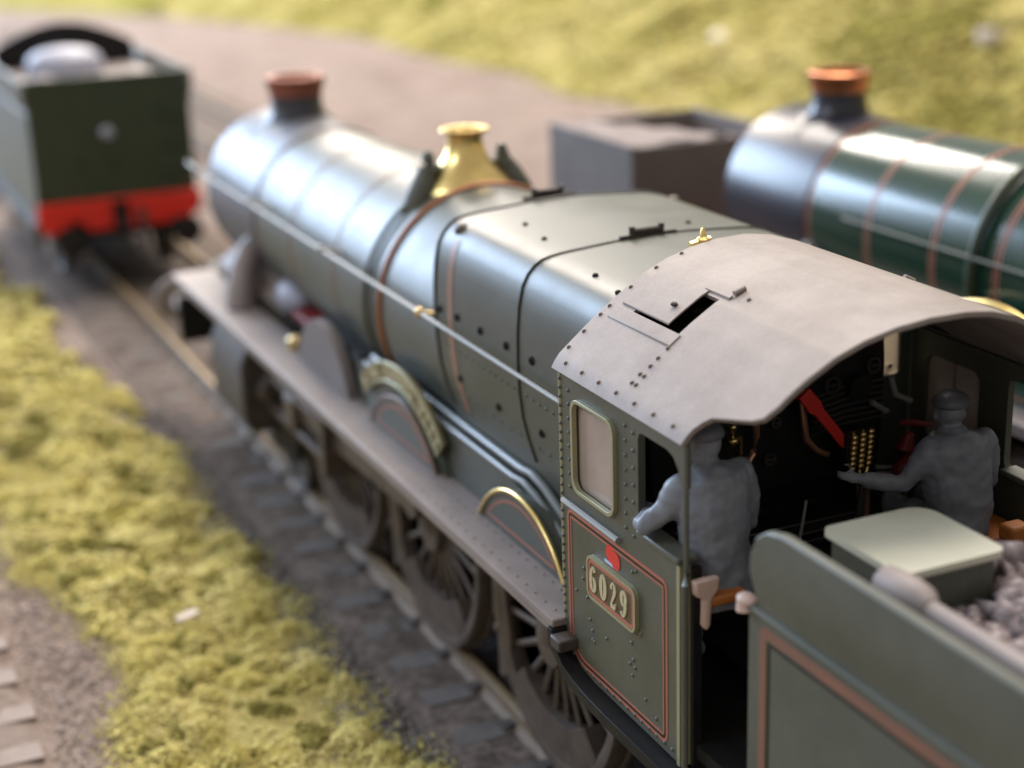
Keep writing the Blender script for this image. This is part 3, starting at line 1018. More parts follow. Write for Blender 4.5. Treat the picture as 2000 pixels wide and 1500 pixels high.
        q.ball((s*.80, -.50, roofz(s*.80)+.028), (.022, .022, .014), 8, 5)
        q.build('hatch_knob', GRIME, ro)
        q = MB()
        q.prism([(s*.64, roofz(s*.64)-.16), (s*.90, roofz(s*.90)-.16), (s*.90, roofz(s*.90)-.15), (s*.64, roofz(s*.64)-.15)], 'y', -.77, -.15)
        q.build('hatch_dark_sheet', BLACK, ro)  # black sheet added under the opening to paint its darkness
    if main:
        k, nv = [], []
        for s in (-1, 1):
            for i in range(7):
                x = 1.266
                k.append((s*x, -.07-i*.205, roofz(s*x)))
                nv.append((s*.75, 0, .6))
            for x in (1.20, 1.150, 1.098, 1.05, .99):
                for dy in ((-.745, -.79) if x > 1.12 else (-.765,)):
                    k.append((s*x, dy, roofz(s*x)))
                    nv.append((s*.65, 0, .76))
            for x in (1.20, 1.10, .99, .93, .79, .62, .45):
                k.append((s*x, .02, roofz(s*x)))
                nv.append((s*.55, 0, .8))
            k.append((s*.58, -.92, roofz(s*.58)))
            nv.append((s*.4, 0, .9))
        rivets(k[:7]+k[26:33] if False else k, nv, .0140, 'rivet', ROOFD, ro)

def make_number_plate(T, s):
    y0, y1, z0, z1 = -.925, -.345, 2.03, 2.295
    m = MB()
    m.prism(rrect(y0, y1, z0, z1, .055), 'x', s*1.292, s*1.262)
    npl = m.build('number_plate', NUMBG, T)
    q = MB()
    strip_ring(q, rrect(y0-.004, y1+.004, z0-.004, z1+.004, .058), .018, 'x', s*1.298, s*1.262)
    q.build('plate_rim', CREAM, npl)
    q = MB()
    strip_ring(q, rrect(y0+.016, y1-.016, z0+.016, z1-.016, .042), .022, 'x', s*1.2945, s*1.288)
    q.build('plate_border', LINE, npl)
    h, cw = .172, .124
    for i, c in enumerate('6029'):
        q = MB()
        oy = y1-.042-i*cw
        for n_, (pts, ws) in enumerate(digit_strokes(c)):
            pts2 = [(p[0]*h*.70+.001, p[1]*h) for p in pts]
            stroke(q, pts2, [v*h*.92 for v in ws], lambda a, b, d: (s*d, oy-a, z0+.046+b), 1.290-.002*n_, 1.299+.002*n_)
        q.build('numeral', NUM, npl, smooth=0)

def backhead_fittings(T):
    # copper pipes
    for pts in ([(-.15, -.33, 2.98), (-.14, -.33, 2.80), (-.16, -.33, 2.70), (-.25, -.35, 2.60), (-.36, -.36, 2.52)],
                [(.17, -.33, 3.05), (.19, -.34, 2.84), (.21, -.34, 2.72), (.28, -.35, 2.64), (.36, -.35, 2.60)],
                [(.50, -.50, 2.40), (.50, -.50, 2.05), (.50, -.50, 1.7)],
                [(.55, -.50, 2.40), (.555, -.50, 2.25), (.555, -.50, 1.7)]):
        q = MB()
        q.tube(pts, .021, 8)
        q.build('copper_pipe', PIPE, T)
    q = MB()
    for i in range(9):
        q.box(-.85+.01*i, .9, -.285, -.27, 2.30+.0*i+i*.012, 2.304+i*.012)
    q.build('pipe_cluster', BLACK, T)
    # regulator handle
    q = MB()
    a, b = Vector((.13, -.40, 3.05)), Vector((.455, -.42, 2.655))
    d = (b-a).normalized()
    nrm = Vector((-d.z, 0, d.x))
    pts = []
    for t, w_ in ((0, .045), (.25, .050), (.34, .034), (.92, .032), (1.0, .024)):
        pts.append((a.lerp(b, t), w_))
    poly = [(p.x+nrm.x*w_, p.z+nrm.z*w_) for p, w_ in pts]+[(p.x-nrm.x*w_, p.z-nrm.z*w_) for p, w_ in reversed(pts)]
    q.prism(poly, 'y', -.40, -.43)
    q.tube([(.17, -.42, 3.0), (.17, -.25, 3.0)], .03, 10)
    q.build('regulator_handle', RED, T, bevel=.006)
    # sight feed lubricator with brass beads
    lub = MB()
    lub.box(.42, .61, -.46, -.40, 2.44, 2.77)
    lub.box(.50, .58, -.42, -.26, 2.55, 2.65)
    L = lub.build('sight_feed_lubricator', BLACK, T)
    bead = MB()
    bead.ball((0, 0, 0), .0235, 10, 7)
    me = bead.mesh('bead')
    me.materials.append(BRASS)
    for c, x in enumerate((.452, .515, .574)):
        for r in range(7):
            o = bpy.data.objects.new('bead', me)
            COL.objects.link(o)
            o.parent = L
            o.location = (x+r*.002, -.475, 2.525+.010*c+r*.034)
    for x in (.452, .515, .580):
        q = MB()
        q.tube([(x+.01, -.465, 2.77), (x+.005, -.465, 2.53), (.515+(x-.515)*.25, -.48, 2.41), (.515+(x-.515)*.2, -.49, 2.30)], .011, 8)
        q.build('feed_tube', BRASS, L)
    # water gauge at the left
    q = MB()
    q.ball((-.325, -.36, 2.90), .026, 10, 7)
    q.tube([(-.325, -.36, 2.90), (-.325, -.36, 2.82)], .014, 8)
    q.ball((-.325, -.37, 2.815), (.036, .028, .030), 10, 7)
    q.tube([(-.272, -.36, 2.84), (-.268, -.36, 2.72)], .014, 8)
    q.box(-.33, -.26, -.36, -.26, 2.805, 2.825)
    q.build('water_gauge', BRASS, T)
    # brake valve
    q = MB()
    q.tube([(.90, -.40, 2.30), (.90, -.40, 2.56), (.92, -.42, 2.66)], [.075, .06, .03], 12)
    q.tube([(.82, -.46, 2.76), (.92, -.42, 2.73), (1.04, -.46, 2.71)], [.014, .022, .014], 8)
    q.ball((.90, -.42, 2.42), (.09, .07, .09), 12, 8)
    q.build('brake_valve', REDD, T)
    q = MB()
    for pts, r in [([(.70, -.38, z+.02), (1.08, -.36, z-.05)], .013) for z in (2.40, 2.44)]+[([(.82, -.34, 3.02), (.86, -.34, 2.90), (.98, -.34, 2.84)], .02), ([(.68, -.34, 2.88), (.80, -.34, 2.80)], .018)]:
        q = MB()
        q.tube(pts, r, 8)
        q.build('vacuum_pipe', STEEL, T)
    q = MB()
    q.lathe([(.005, 0), (.10, 0), (.10, -.05), (.085, -.055), (.005, -.045)], (.30, -.29, 3.25), 'y', 20)
    q.build('pressure_gauge', BLACK, T)
    q = MB()
    q.lathe([(.005, 0), (.08, 0), (.08, -.05), (.005, -.055)], (.60, -.29, 2.98), 'y', 20)
    q.build('pressure_gauge', BLACK, T)
    # tall lever stand in the middle of the floor
    q = MB()
    q.tube([(.10, -.95, 1.58), (.16, -.93, 2.30)], [.06, .045], 10)
    q.tube([(.16, -.93, 2.25), (.22, -.90, 2.60), (.245, -.90, 2.68)], [.035, .025, .03], 8)
    q.build('reverser_stand', BLACK, T)
    q = MB()
    for x in (-.05, .20):
        q.ball((x, -1.02, 2.12), (.05, .05, .055), 12, 8)
    q.build('stand_knob', STEELP, T)
    for z, y in ((2.255, -.502), (2.185, -.502), (2.098, -.442)):
        q = MB()
        q.tube([(-.74, y, z), (.74, y, z)], .006, 6)
        q.build('shelf_highlight', SHELF, T)  # lighter tubes paint the faint highlights along the shelf edges
    for x, z, r in ((.02, 3.30, .06), (.42, 3.02, .05), (.72, 3.10, .045), (-.02, 2.62, .035), (.02, 2.85, .03)):
        q = MB()
        q.tube([(x+r*math.cos(t), -.30, z+r*math.sin(t)) for t in np.linspace(0, 2*PI, 17)[:-1]], .009, 6, up=(0, 1, 0), closed=True)
        q.tube([(x-r, -.30, z), (x+r, -.30, z)], .007, 6)
        q.tube([(x, -.31, z), (x, -.24, z)], .011, 8)
        q.build('valve_wheel', SHELF, T)
    q = MB()
    q.tube([(.04, -.60, 2.45), (.0, -.62, 2.30), (-.02, -.62, 2.2)], .010, 8)
    q.build('fire_door_lever', STEEL, T)
    for z in np.linspace(2.74, 2.98, 7):
        q = MB()
        q.tube([(.30, -.275, z-.03), (.52, -.28, z+.01), (.80, -.30, z+.02)], .008, 6)
        q.build('oil_pipe', SHELF, T)
    # seats
    for sx, y in ((-1, -1.25), (1, -1.0)):
        q = MB()
        z = 2.40 if sx < 0 else 2.20
        q.box(*sorted((sx*1.18, sx*(.70 if sx > 0 else .93))), y-.24, y+.20, z, z+.06)
        q.build('seat', SEAT, T, bevel=.02)
    q = MB()
    q.box(.94, 1.09, -1.36, -1.235, 2.26, 2.36)
    q.build('seat_back', SEAT, T, bevel=.02)
    q = MB()
    q.prism([(-1.255, 2.575), (-1.10, 2.575), (-1.105, 2.51), (-1.145, 2.46), (-1.155, 2.31), (-1.18, 2.28), (-1.20, 2.31), (-1.195, 2.46), (-1.245, 2.49)], 'y', -1.50, -1.45)
    q.build('seat_bracket', PINK, T, bevel=.014)

# ------------------------------------------------------------------ tender
def make_tender(loc, label, G, LN, coal=True, rear=False):
    """front at y = 0, rear at y = -6.5"""
    T = thing('locomotive_tender', label, 'tender', loc, 'locomotive tenders')
    LEN = 6.5
    X = 1.22
    # flare section (x, z) from the side sheet out and up
    fl = [(X, 2.64), (X+.012, 2.70), (X+.035, 2.78), (X+.058, 2.88), (X+.070, 3.0), (X+.072, 3.10), (X+.066, 3.155)]
    for s in (-1, 1):
        m = MB()
        loop = [(.0, 2.63), (.0, 1.02), (-LEN, 1.02), (-LEN, 2.63)]
        m.prism(loop, 'x', *sorted((s*X, s*(X-.05))))
        sd = m.build('side_sheet', G, T)
        # flare with a rounded front corner
        m = MB()
        ys = [-.02-.0, -.05, -.10, -.18, -.30, -1.2, -3.0, -LEN]
        tops = [2.86, 2.98, 3.075, 3.13, 3.155, 3.155, 3.155, 3.155]
        rings = []
        for y, zt in zip(ys, tops):
            zz = np.linspace(2.64, zt, 7)
            xx = np.interp(zz, [q[1] for q in fl], [q[0] for q in fl])
            ring = [(s*x, y-.06, z) for x, z in zip(xx, zz)]
            ring += [(s*(x-.055), y-.06, z) for x, z in zip(xx[::-1], zz[::-1])]
            rings.append(ring)
        m.loft(rings)
        m.build('flared_top', G, T, bevel=.012)
        m = MB()
        m.tube([(s*(X+.005), -.02, 2.645), (s*(X+.005), -LEN, 2.645)], .022, 8)
        m.build('beading', G, sd)
        if LN:
            def rr_(d):
                return rrect(-LEN+.15+d, -.10-d, 1.12+d, 2.585-d, max(.012, .06-d), 4)
            for d, w_, mt in ((0, .060, LINET), (.070, .018, LINEB)):
                q = MB()
                q.holed([rr_(d), rr_(d+w_)], 'x', s*(X+.0035), s*(X-.003))
                q.build('lining', mt, sd)
            q = MB()
            q.tube([(s*X, .03, 2.60), (s*X, .04, 2.67)], [.05, .04], 10)
            q.ball((s*X, .02, 2.662), (.05, .065, .032), 12, 8)
            q.build('lamp_bracket', PINK, T)
        m = MB()
        m.box(*sorted((s*1.36, s*1.0)), -LEN, .0, .96, 1.01)
        m.prism([(0, .95), (-LEN, .95), (-LEN, .45), (-LEN+.5, .40), (-LEN+.9, .62), (-3.9, .62), (-3.6, .40), (-3.0, .40), (-2.6, .62), (-1.2, .62), (-.9, .40), (-.4, .40), (0, .6)], 'x', *sorted((s*1.10, s*1.05)))
        m.build('outside_frame', GREYW if rear else GRIME, T)
        for y in (-.95, -3.25, -5.55):
            m = MB()
            m.lathe([(.05, -.07), (.12, -.08), (.16, -.03), (.52, -.03), (.55, -.07), (.62, -.07), (.62, .04), (.65, .07), (.05, .08)], (s*.80, y, .62), 'x', 36)
            m.build('tender_wheel', GRIME, T)
            m = MB()
            m.box(*sorted((s*1.20, s*1.08)), y-.16, y+.16, .45, .80)
            m.build('axle_box', GRIME, T, bevel=.02)
    m = MB()
    m.box(-1.17, 1.17, -LEN+.002, -.05, 1.0, 2.05)
    m.box(-1.0, 1.0, -LEN+.05, -.05, .7, 1.0)
    m.build('tank', BLACK, T)
    # front bulkhead, locker, deck
    m = MB()
    m.box(-1.165, 1.165, -.14, -.10, 1.6, 2.55)
    m.build('front_plate', BLACK, T)
    if coal:
        m = MB()
        m.box(-.74, -.19, -.55, .02, 2.40, 2.895)
        lk = m.build('locker', G, T, bevel=.02)
        m = MB()
        m.prism(rrect(-.77, -.15, -.585, .06, (.04, .06, .13, .05)), 'z', 2.897, 2.935)
        m.build('locker_lid', CREAMTOP, lk, bevel=.012)
        m = MB()
        m.tube([(-.90, -.58, 2.95), (-.90, -.64, 2.955), (-.90, -.80, 2.96), (-.90, -.90, 2.96), (-.90, -.96, 2.955)], [.03, .082, .092, .082, .05], 14)
        m.tube([(-.90, -.93, 2.95), (-.915, -LEN+.3, 2.95)], .048, 12)
        m.build('fire_iron_tunnel', TUNNEL, T)
        m = MB()
        m.box(-1.17, -.72, -LEN+.1, -.50, 2.05, 2.86)
        m.box(.72, 1.17, -LEN+.1, -.50, 2.05, 2.86)
        m.build('coal_bunker', G, T)
        m = MB()
        m.box(-.17, .715, -.34, -.30, 2.05, 2.69)
        m.build('coal_plate', PLATE, T, bevel=.008)
        # coal
        lumps = lump_mesh(1700, lambda: coal_pt(LEN), .035, .085, flat=.85)
        o = link('coal', lumps, COAL, T)
        o['kind'] = 'stuff'
    else:
        m = MB()
        m.box(-1.165, 1.165, -LEN+.06, -.6, 2.05, 2.93)
        m.build('tank_deck', PLATE, T)
    # rear end
    m = MB()
    m.box(-X, X, -LEN-.02, -LEN+.03, 1.28, 3.155)
    m.box(-X-.005, X+.005, -LEN-.03, -LEN+.05, 3.10, 3.158)
    rp = m.build('rear_plate', GREEND if rear else G, T, bevel=.01)  # shade of the unlit rear end put into a darker green than the sides
    m = MB()
    for x in (-.55, 0, .55):
        m.box(x-.03, x+.03, -LEN-.05, -LEN-.018, 1.75, 1.92)
    for k in range(3):
        m.box(.72, 1.05, -LEN-.09, -LEN-.018, 1.55+.45*k, 1.58+.45*k)
    m.build('lamp_bracket', GREEND, rp)
    m = MB()
    m.lathe([(.09, -LEN-.02), (.09, -LEN-.09), (.07, -LEN-.11), (.005, -LEN-.11)], (-.08, 0, 2.30), 'y', 18)
    m.build('tail_lamp', STEELP, rp)
    m = MB()
    bb = [(-1.26, 1.30), (-1.26, .98), (-1.16, .84), (-.90, .84), (-.78, .96), (-.70, 1.04), (-.62, .96), (-.50, .84), (.78, .84), (1.05, .88), (1.22, 1.0), (1.26, 1.12), (1.26, 1.30)]
    m.prism(bb, 'y', -LEN-.12, -LEN-.02)
    b_ = m.build('buffer_beam', REDB, T, bevel=.01)
    m = MB()
    m.box(-.13, .09, -LEN-.20, -LEN-.11, .70, 1.26)
    m.tube([(-.02, -LEN-.1, 1.0), (-.02, -LEN-.32, 1.0), (-.02, -LEN-.40, .90), (-.02, -LEN-.36, .78)], .05, 8)
    m.build('drawhook', BLACK, b_)
    m = MB()
    m.tube([(.30, -LEN-.15, 1.15), (.30, -LEN-.20, .8), (.28, -LEN-.3, .55), (.2, -LEN-.3, .4)], .05, 8)
    m.build('vacuum_hose', GRIME, b_)
    for s in (-1, 1):
        m = MB()
        m.lathe([(.13, -LEN-.12), (.11, -LEN-.45), (.07, -LEN-.47), (.07, -LEN-.60), (.22, -LEN-.62), (.23, -LEN-.66), (.01, -LEN-.70)], (s*.87, 0, .80), 'y', 20)
        m.build('buffer', BLACK, b_)
    if rear:
        # arched coal plate and filler dome on the rear deck
        xs = np.linspace(-1.16, 1.16, 25)
        loop = [(x, 3.24+.42*math.cos(x/1.16*1.45)) for x in xs][::-1]+[(-1.16, 2.90), (1.16, 2.90)]
        m = MB()
        m.prism(loop, 'y', -3.02, -2.96)
        m.build('coal_plate', BLACK, T)  # black stands in for the shade on its rear face
        m = MB()
        m.lathe([(.62, 2.93), (.62, 3.10), (.56, 3.22), (.42, 3.30), (.20, 3.34), (.01, 3.345)], (-.16, -3.9, 0), 'z', 36)
        m.build('filler_dome', COVER, T)  # pale colour carries the highlight on the dome
        for x in (-.75, .62):
            m = MB()
            m.lathe([(.16, 2.93), (.16, 3.02), (.12, 3.05), (.01, 3.06)], (x, -5.2, 0), 'z', 20)
            m.build('tank_vent', PLATE, T)
    return T

def coal_pt(LEN):
    while True:
        x = random.uniform(-.68, .70)
        y = -.38-(LEN-.8)*random.random()**1.6
        if x > -.13 or y < -.65:
            break
    return (x, y, 2.56+.16*(1-(x/.75)**2)+random.uniform(-.07, .05)+.12*min(1, max(0, -y-.9)))

ICO = None
def ico():
    """12-vertex icosahedron as arrays"""
    global ICO
    if ICO is None:
        p = (1+5**.5)/2
        v = np.array([(-1, p, 0), (1, p, 0), (-1, -p, 0), (1, -p, 0), (0, -1, p), (0, 1, p), (0, -1, -p), (0, 1, -p), (p, 0, -1), (p, 0, 1), (-p, 0, -1), (-p, 0, 1)], float)
        v /= np.linalg.norm(v[0])
        f = np.array([(0, 11, 5), (0, 5, 1), (0, 1, 7), (0, 7, 10), (0, 10, 11), (1, 5, 9), (5, 11, 4), (11, 10, 2), (10, 7, 6), (7, 1, 8), (3, 9, 4), (3, 4, 2), (3, 2, 6), (3, 6, 8), (3, 8, 9), (4, 9, 5), (2, 4, 11), (6, 2, 10), (8, 6, 7), (9, 8, 1)])
        ICO = v, f
    return ICO

def mesh_np(name, V, F):
    me = bpy.data.meshes.new(name)
    me.vertices.add(len(V))
    me.vertices.foreach_set('co', np.asarray(V, np.float32).ravel())
    F = np.asarray(F, np.int32)
    me.loops.add(F.size)
    me.loops.foreach_set('vertex_index', F.ravel())
    me.polygons.add(len(F))
    me.polygons.foreach_set('loop_start', np.arange(0, F.size, F.shape[1], dtype=np.int32))
    me.update(calc_edges=True)
    return me

def lumps_np(name, C, rad, flat=1., jit=.35):
    """one crumb (20 triangles) per centre"""
    v, f = ico()
    n = len(C)
    W = v[None]*(1+rng.uniform(-jit, jit, (n, 12, 1)))
    ang = rng.uniform(0, 2*PI, n)
    c, s = np.cos(ang)[:, None], np.sin(ang)[:, None]
    x = W[..., 0]*c-W[..., 1]*s
    y = W[..., 0]*s+W[..., 1]*c
    W = np.stack([x*rng.uniform(.7, 1.3, (n, 1)), y, W[..., 2]*flat], -1)*np.asarray(rad)[:, None, None]
    V = (W+np.asarray(C)[:, None]).reshape(-1, 3)
    F = (f[None]+12*np.arange(n)[:, None, None]).reshape(-1, 3)
    return mesh_np(name, V, F)

def lump_mesh(n, fn, r0, r1, flat=1.):
    C = np.array([fn() for _ in range(n)])
    return lumps_np('lump', C, rng.uniform(r0, r1, n), flat, .55)

# ------------------------------------------------------------------ the setting
def vnoise(x, y, seed=0):
    """smooth value noise, vectorised"""
    def h(i, j):
        a = (i*374761393+j*668265263+seed*2147483647) & 0xffffffff
        a = ((a ^ (a >> 13))*1274126177) & 0xffffffff
        return ((a ^ (a >> 16)) & 0xffff)/65535.
    xi, yi = np.floor(x).astype(np.int64), np.floor(y).astype(np.int64)
    fx, fy = x-xi, y-yi
    fx, fy = fx*fx*(3-2*fx), fy*fy*(3-2*fy)
    return (h(xi, yi)*(1-fx)+h(xi+1, yi)*fx)*(1-fy)+(h(xi, yi+1)*(1-fx)+h(xi+1, yi+1)*fx)*fy
def fbm(x, y, seed=0, o=4):
    return sum(vnoise(x*2**k, y*2**k, seed+k)*.5**k for k in range(o))/sum(.5**k for k in range(o))

def grid_obj(name, X, Y, Z, m, kind='structure'):
    nu, nv = X.shape
    V = np.stack([X, Y, Z], -1).reshape(-1, 3)
    i, j = np.meshgrid(np.arange(nu-1), np.arange(nv-1), indexing='ij')
    a = (i*nv+j).ravel()
    F = np.stack([a, a+nv, a+nv+1, a+1], 1)
    me = mesh_np(name, V, F)
    me.polygons.foreach_set('use_smooth', np.ones(len(F), bool))
    o = link(name, me, m)
    o['kind'] = kind
    return o

def build_setting():
    # ground sheet, finer near the camera
    xs = np.concatenate([np.linspace(-160, -9, 12), np.linspace(-8.5, 16, 150), np.linspace(17, 170, 14)])
    ys = np.concatenate([np.linspace(-80, -7, 8), np.linspace(-6.5, 30, 200), np.linspace(31, 220, 26)])
    X, Y = np.meshgrid(xs, ys, indexing='ij')
    Z = -.235+.05*(fbm(X*1.3, Y*1.3, 3)-.5)
    grid_obj('ground', X, Y, Z, GROUND)
    # ballast shoulders under the tracks
    for k, (xc, half) in enumerate(((0, 1.75), (-5.35, 1.55), (4.75, 1.75))):
        xs = xc+np.linspace(-half, half, 46)
        ys = np.linspace(-7, 62, 420)
        X, Y = np.meshgrid(xs, ys, indexing='ij')
        e = np.clip((half-np.abs(X-xc))/.45, 0, 1)
        Z = -.265+.112*e+.045*(fbm(X*5, Y*5, 9)-.5)*e
        grid_obj('ballast_bed', X, Y, Z, BALLAST if k in (0, 2) else GROUND)
    # grass bank
    sy = np.concatenate([np.linspace(-12, 46, 170), np.linspace(47, 90, 70)])
    tt = np.concatenate([np.linspace(0, 14, 90), np.linspace(15, 60, 12)])
    Yb, Tt = np.meshgrid(sy, tt, indexing='ij')
    xb = np.where(Yb < 45, 15., 15-.012*(Yb-45)**2)+1.1*(fbm(Yb*.22, Yb*0, 5)-.5)
    Xb = xb+Tt
    Zb = -.30+.5*np.minimum(Tt, 22)+.75*(fbm(Xb*.55, Yb*.55, 11, 5)-.5)*np.clip(Tt/1.2, 0, 1)
    grid_obj('grass_bank', Xb, Yb, Zb, GRASSB)
    # foam tufts on the bank
    n = 26000
    t = rng.uniform(0, 1, n)**1.3*9
    y = rng.uniform(12, 66, n)
    xb = np.where(y < 45, 15., 15-.012*(y-45)**2)+1.1*(fbm(y*.22, y*0, 5)-.5)
    x = xb+t
    z = -.30+.5*t+.75*(fbm(x*.55, y*.55, 11, 5)-.5)*np.clip(t/1.2, 0, 1)
    keep = fbm(x*.4, y*.4, 21) > .40
    C = np.stack([x, y, z+.03], 1)[keep]
    o = link('bank_turf', lumps_np('bank_turf', C, rng.uniform(.06, .22, len(C)), .8, .45), [FOAMB])
    o['kind'] = 'stuff'
    C2 = np.stack([x, y, z+.03], 1)[~keep][:7000]
    o = link('bank_moss', lumps_np('bank_moss', C2, rng.uniform(.06, .2, len(C2)), .8, .45), [GRASSB])
    o['kind'] = 'stuff'
    # grass strip between the tracks
    def edges(y):
        r = -1.62-.030*np.clip(y-1, 0, 30)+.55*(fbm(y*.8, y*0, 31)-.5)+.28*(fbm(y*3.1, y*0, 33)-.5)
        l = -3.38-.035*np.clip(y-3, 0, 30)+.75*(fbm(y*.7, y*0+7, 35)-.5)+.30*(fbm(y*2.9, y*0, 37)-.5)
        return l, r
    def tufts(n, y0, y1, r0, r1, q0, q1, dens):
        """domed tufts of foam crumbs scattered over the strip"""
        y = rng.uniform(y0, y1, n)
        l, r = edges(y)
        x = l+(r-l)*rng.uniform(.0, 1, n)
        R_ = rng.uniform(r0, r1, n)*np.clip(.55+np.minimum(x-l, r-x)*2, .4, 1)
        H = R_*rng.uniform(.45, 1.05, n)
        out = []
        for i in range(n):
            k = int(dens*R_[i]**2)+4
            u = rng.uniform(0, 1, k)**.5
            a = rng.uniform(0, 2*PI, k)
            rr = R_[i]*u*(1+.25*np.sin(a*3+i)+.15*np.sin(a*5+2*i))
            hh = H[i]*np.sqrt(np.clip(1-u*u, 0, 1))*rng.uniform(.55, 1.05, k)
            out.append(np.stack([x[i]+rr*np.cos(a), y[i]+rr*np.sin(a), -.20+hh], 1))
        C = np.concatenate(out)
        return C, rng.uniform(q0, q1, len(C))
    A = [tufts(200, -.8, 5.2, .06, .19, .007, .019, 9000), tufts(190, 5., 12, .09, .25, .015, .036, 2200), tufts(290, 11.5, 33, .12, .34, .03, .07, 500)]
    o = link('turf_strip', lumps_np('turf_strip', np.concatenate([q[0] for q in A]), np.concatenate([q[1] for q in A]), .85, .5), [FOAM])
    o['kind'] = 'stuff'
    A = [tufts(70, -.8, 5.5, .05, .13, .008, .020, 9000), tufts(110, 5., 14, .08, .20, .018, .04, 1800)]
    o = link('moss_strip', lumps_np('moss_strip', np.concatenate([q[0] for q in A]), np.concatenate([q[1] for q in A]), .8, .5), [FOAMD])
    o['kind'] = 'stuff'
    n = 40000
    y = rng.uniform(-.8, 10, n)
    l, r = edges(y)
    x = (l+r)/2+(r-l+.15)*.5*np.sign(rng.uniform(-1, 1, n))*rng.uniform(0, 1, n)**.7+rng.normal(0, .09, n)
    C = np.stack([x, y, -.215+rng.uniform(-.01, .05, n)], 1)
    o = link('turf_crumbs', lumps_np('turf_crumbs', C, rng.uniform(.007, .017, n), .8, .5), [FOAM])
    o['kind'] = 'stuff'
    # soil sheet under the strip
    ys = np.linspace(-6, 34, 260)
    ts = np.linspace(-.06, 1.06, 60)
    Y, Tq = np.meshgrid(ys, ts, indexing='ij')
    l, r = edges(Y)
    X = l+(r-l)*Tq
    e = np.minimum(X-l, r-X)
    cl = fbm(X*2.1, Y*2.1, 41, 4)
    Z = -.25+.03*np.clip(e/.2, -.5, 1)+.05*np.clip((cl-.36)*2.2, 0, 1)*np.clip(e/.22, 0, 1)
    grid_obj('grass_verge', X, Y, Z, FOAMM)
    # ballast chips
    n = 26000
    y = rng.uniform(-.8, 11, n)
    x = rng.uniform(-1.95, -.55, n)
    C = np.stack([x, y, -.20+rng.uniform(-.02, .02, n)], 1)
    o = link('ballast_chips', lumps_np('ballast_chips', C, rng.uniform(.010, .028, n), .7, .4), [CHIP])
    o['kind'] = 'stuff'
    n = 14000
    y = rng.uniform(1.5, 14, n)
    x = np.concatenate([rng.uniform(-5.2, -3.0, n*2//3), rng.uniform(-2.2, -1.3, n-n*2//3)])
    C = np.stack([x, y, -.215+rng.uniform(-.02, .015, n)], 1)
    o = link('pale_ballast_chips', lumps_np('pale_ballast_chips', C, rng.uniform(.008, .024, n), .7, .4), [CHIPL])
    o['kind'] = 'stuff'

def make_track(xc, y0, y1, label, wood=WOOD):
    T = thing('railway_track', label, 'track', (xc, 0, 0), 'railway tracks')
    prof = [(-.075, -.165), (.075, -.165), (.075, -.15), (.014, -.125), (.014, -.045), (.036, -.030), (.036, -.006), (.028, 0), (-.028, 0), (-.036, -.006), (-.036, -.030), (-.014, -.045), (-.014, -.125), (-.075, -.15)]
    for s in (-1, 1):
        m = MB()
        m.prism([(s*.755+a, b) for a, b in prof], 'y', y0, y1)
        r = m.build('rail', RAIL, T, smooth=0)
        m = MB()
        m.box(s*.755-.027, s*.755+.027, y0+.01, y1-.01, -.004, .004)
        m.build('rail_head', RAILTOP, r, smooth=0)
    m = MB()
    m.box(-1.28, 1.28, -.125, .125, -.30, -.146)
    me = m.mesh('sleeper')
    me.materials.append(wood)
    m = MB()
    m.box(-.15, .15, -.08, .08, -.168, -.135)
    m.box(-.11, -.03, -.05, .05, -.137, -.118)
    m.box(.03, .11, -.05, .05, -.137, -.118)
    mc = m.mesh('rail_chair')
    mc.materials.append(GRIME)
    y = y0+.4
    while y < y1-.2:
        o = bpy.data.objects.new('sleeper', me)
        COL.objects.link(o)
        o.parent = T
        o.location = (random.uniform(-.03, .03), y, random.uniform(-.008, .004))
        o.rotation_euler = (0, 0, random.uniform(-.012, .012))
        for s in (-1, 1):
            c = bpy.data.objects.new('rail_chair', mc)
            COL.objects.link(c)
            c.parent = o
            c.location = (s*.755, 0, 0)
        y += .66
    return T

# ------------------------------------------------------------------ figures
def tubeE(mb, pts, rads, n=14):
    """limb with elliptical radii; rads (rx, ry) per point, closed by end balls"""
    mb.tube(pts, rads, n, up=(0, 1, 0))
    for i in (0, -1):
        r = rads[i]
        r = (r, r) if not isinstance(r, (tuple, list)) else r
        k = min(r)
        mb.ball(pts[i], (k*.98, k*.98, k*.98), 12, 8)

def finish_body(mb, name, m, parent, voxel=.012, folds=.012):
    o = mb.build(name, m, parent)
    r = o.modifiers.new('one_surface', 'REMESH')
    r.mode = 'VOXEL'
    r.voxel_size = voxel
    r.use_smooth_shade = True
    sm = o.modifiers.new('soften', 'SMOOTH')
    sm.factor = .5
    sm.iterations = 5
    t = bpy.data.textures.new('cloth folds', 'CLOUDS')
    t.noise_scale = .17
    t.noise_depth = 2
    d = o.modifiers.new('folds', 'DISPLACE')
    d.texture = t
    d.strength = folds*2
    d.mid_level = .5
    d.texture_coords = 'GLOBAL'
    return o

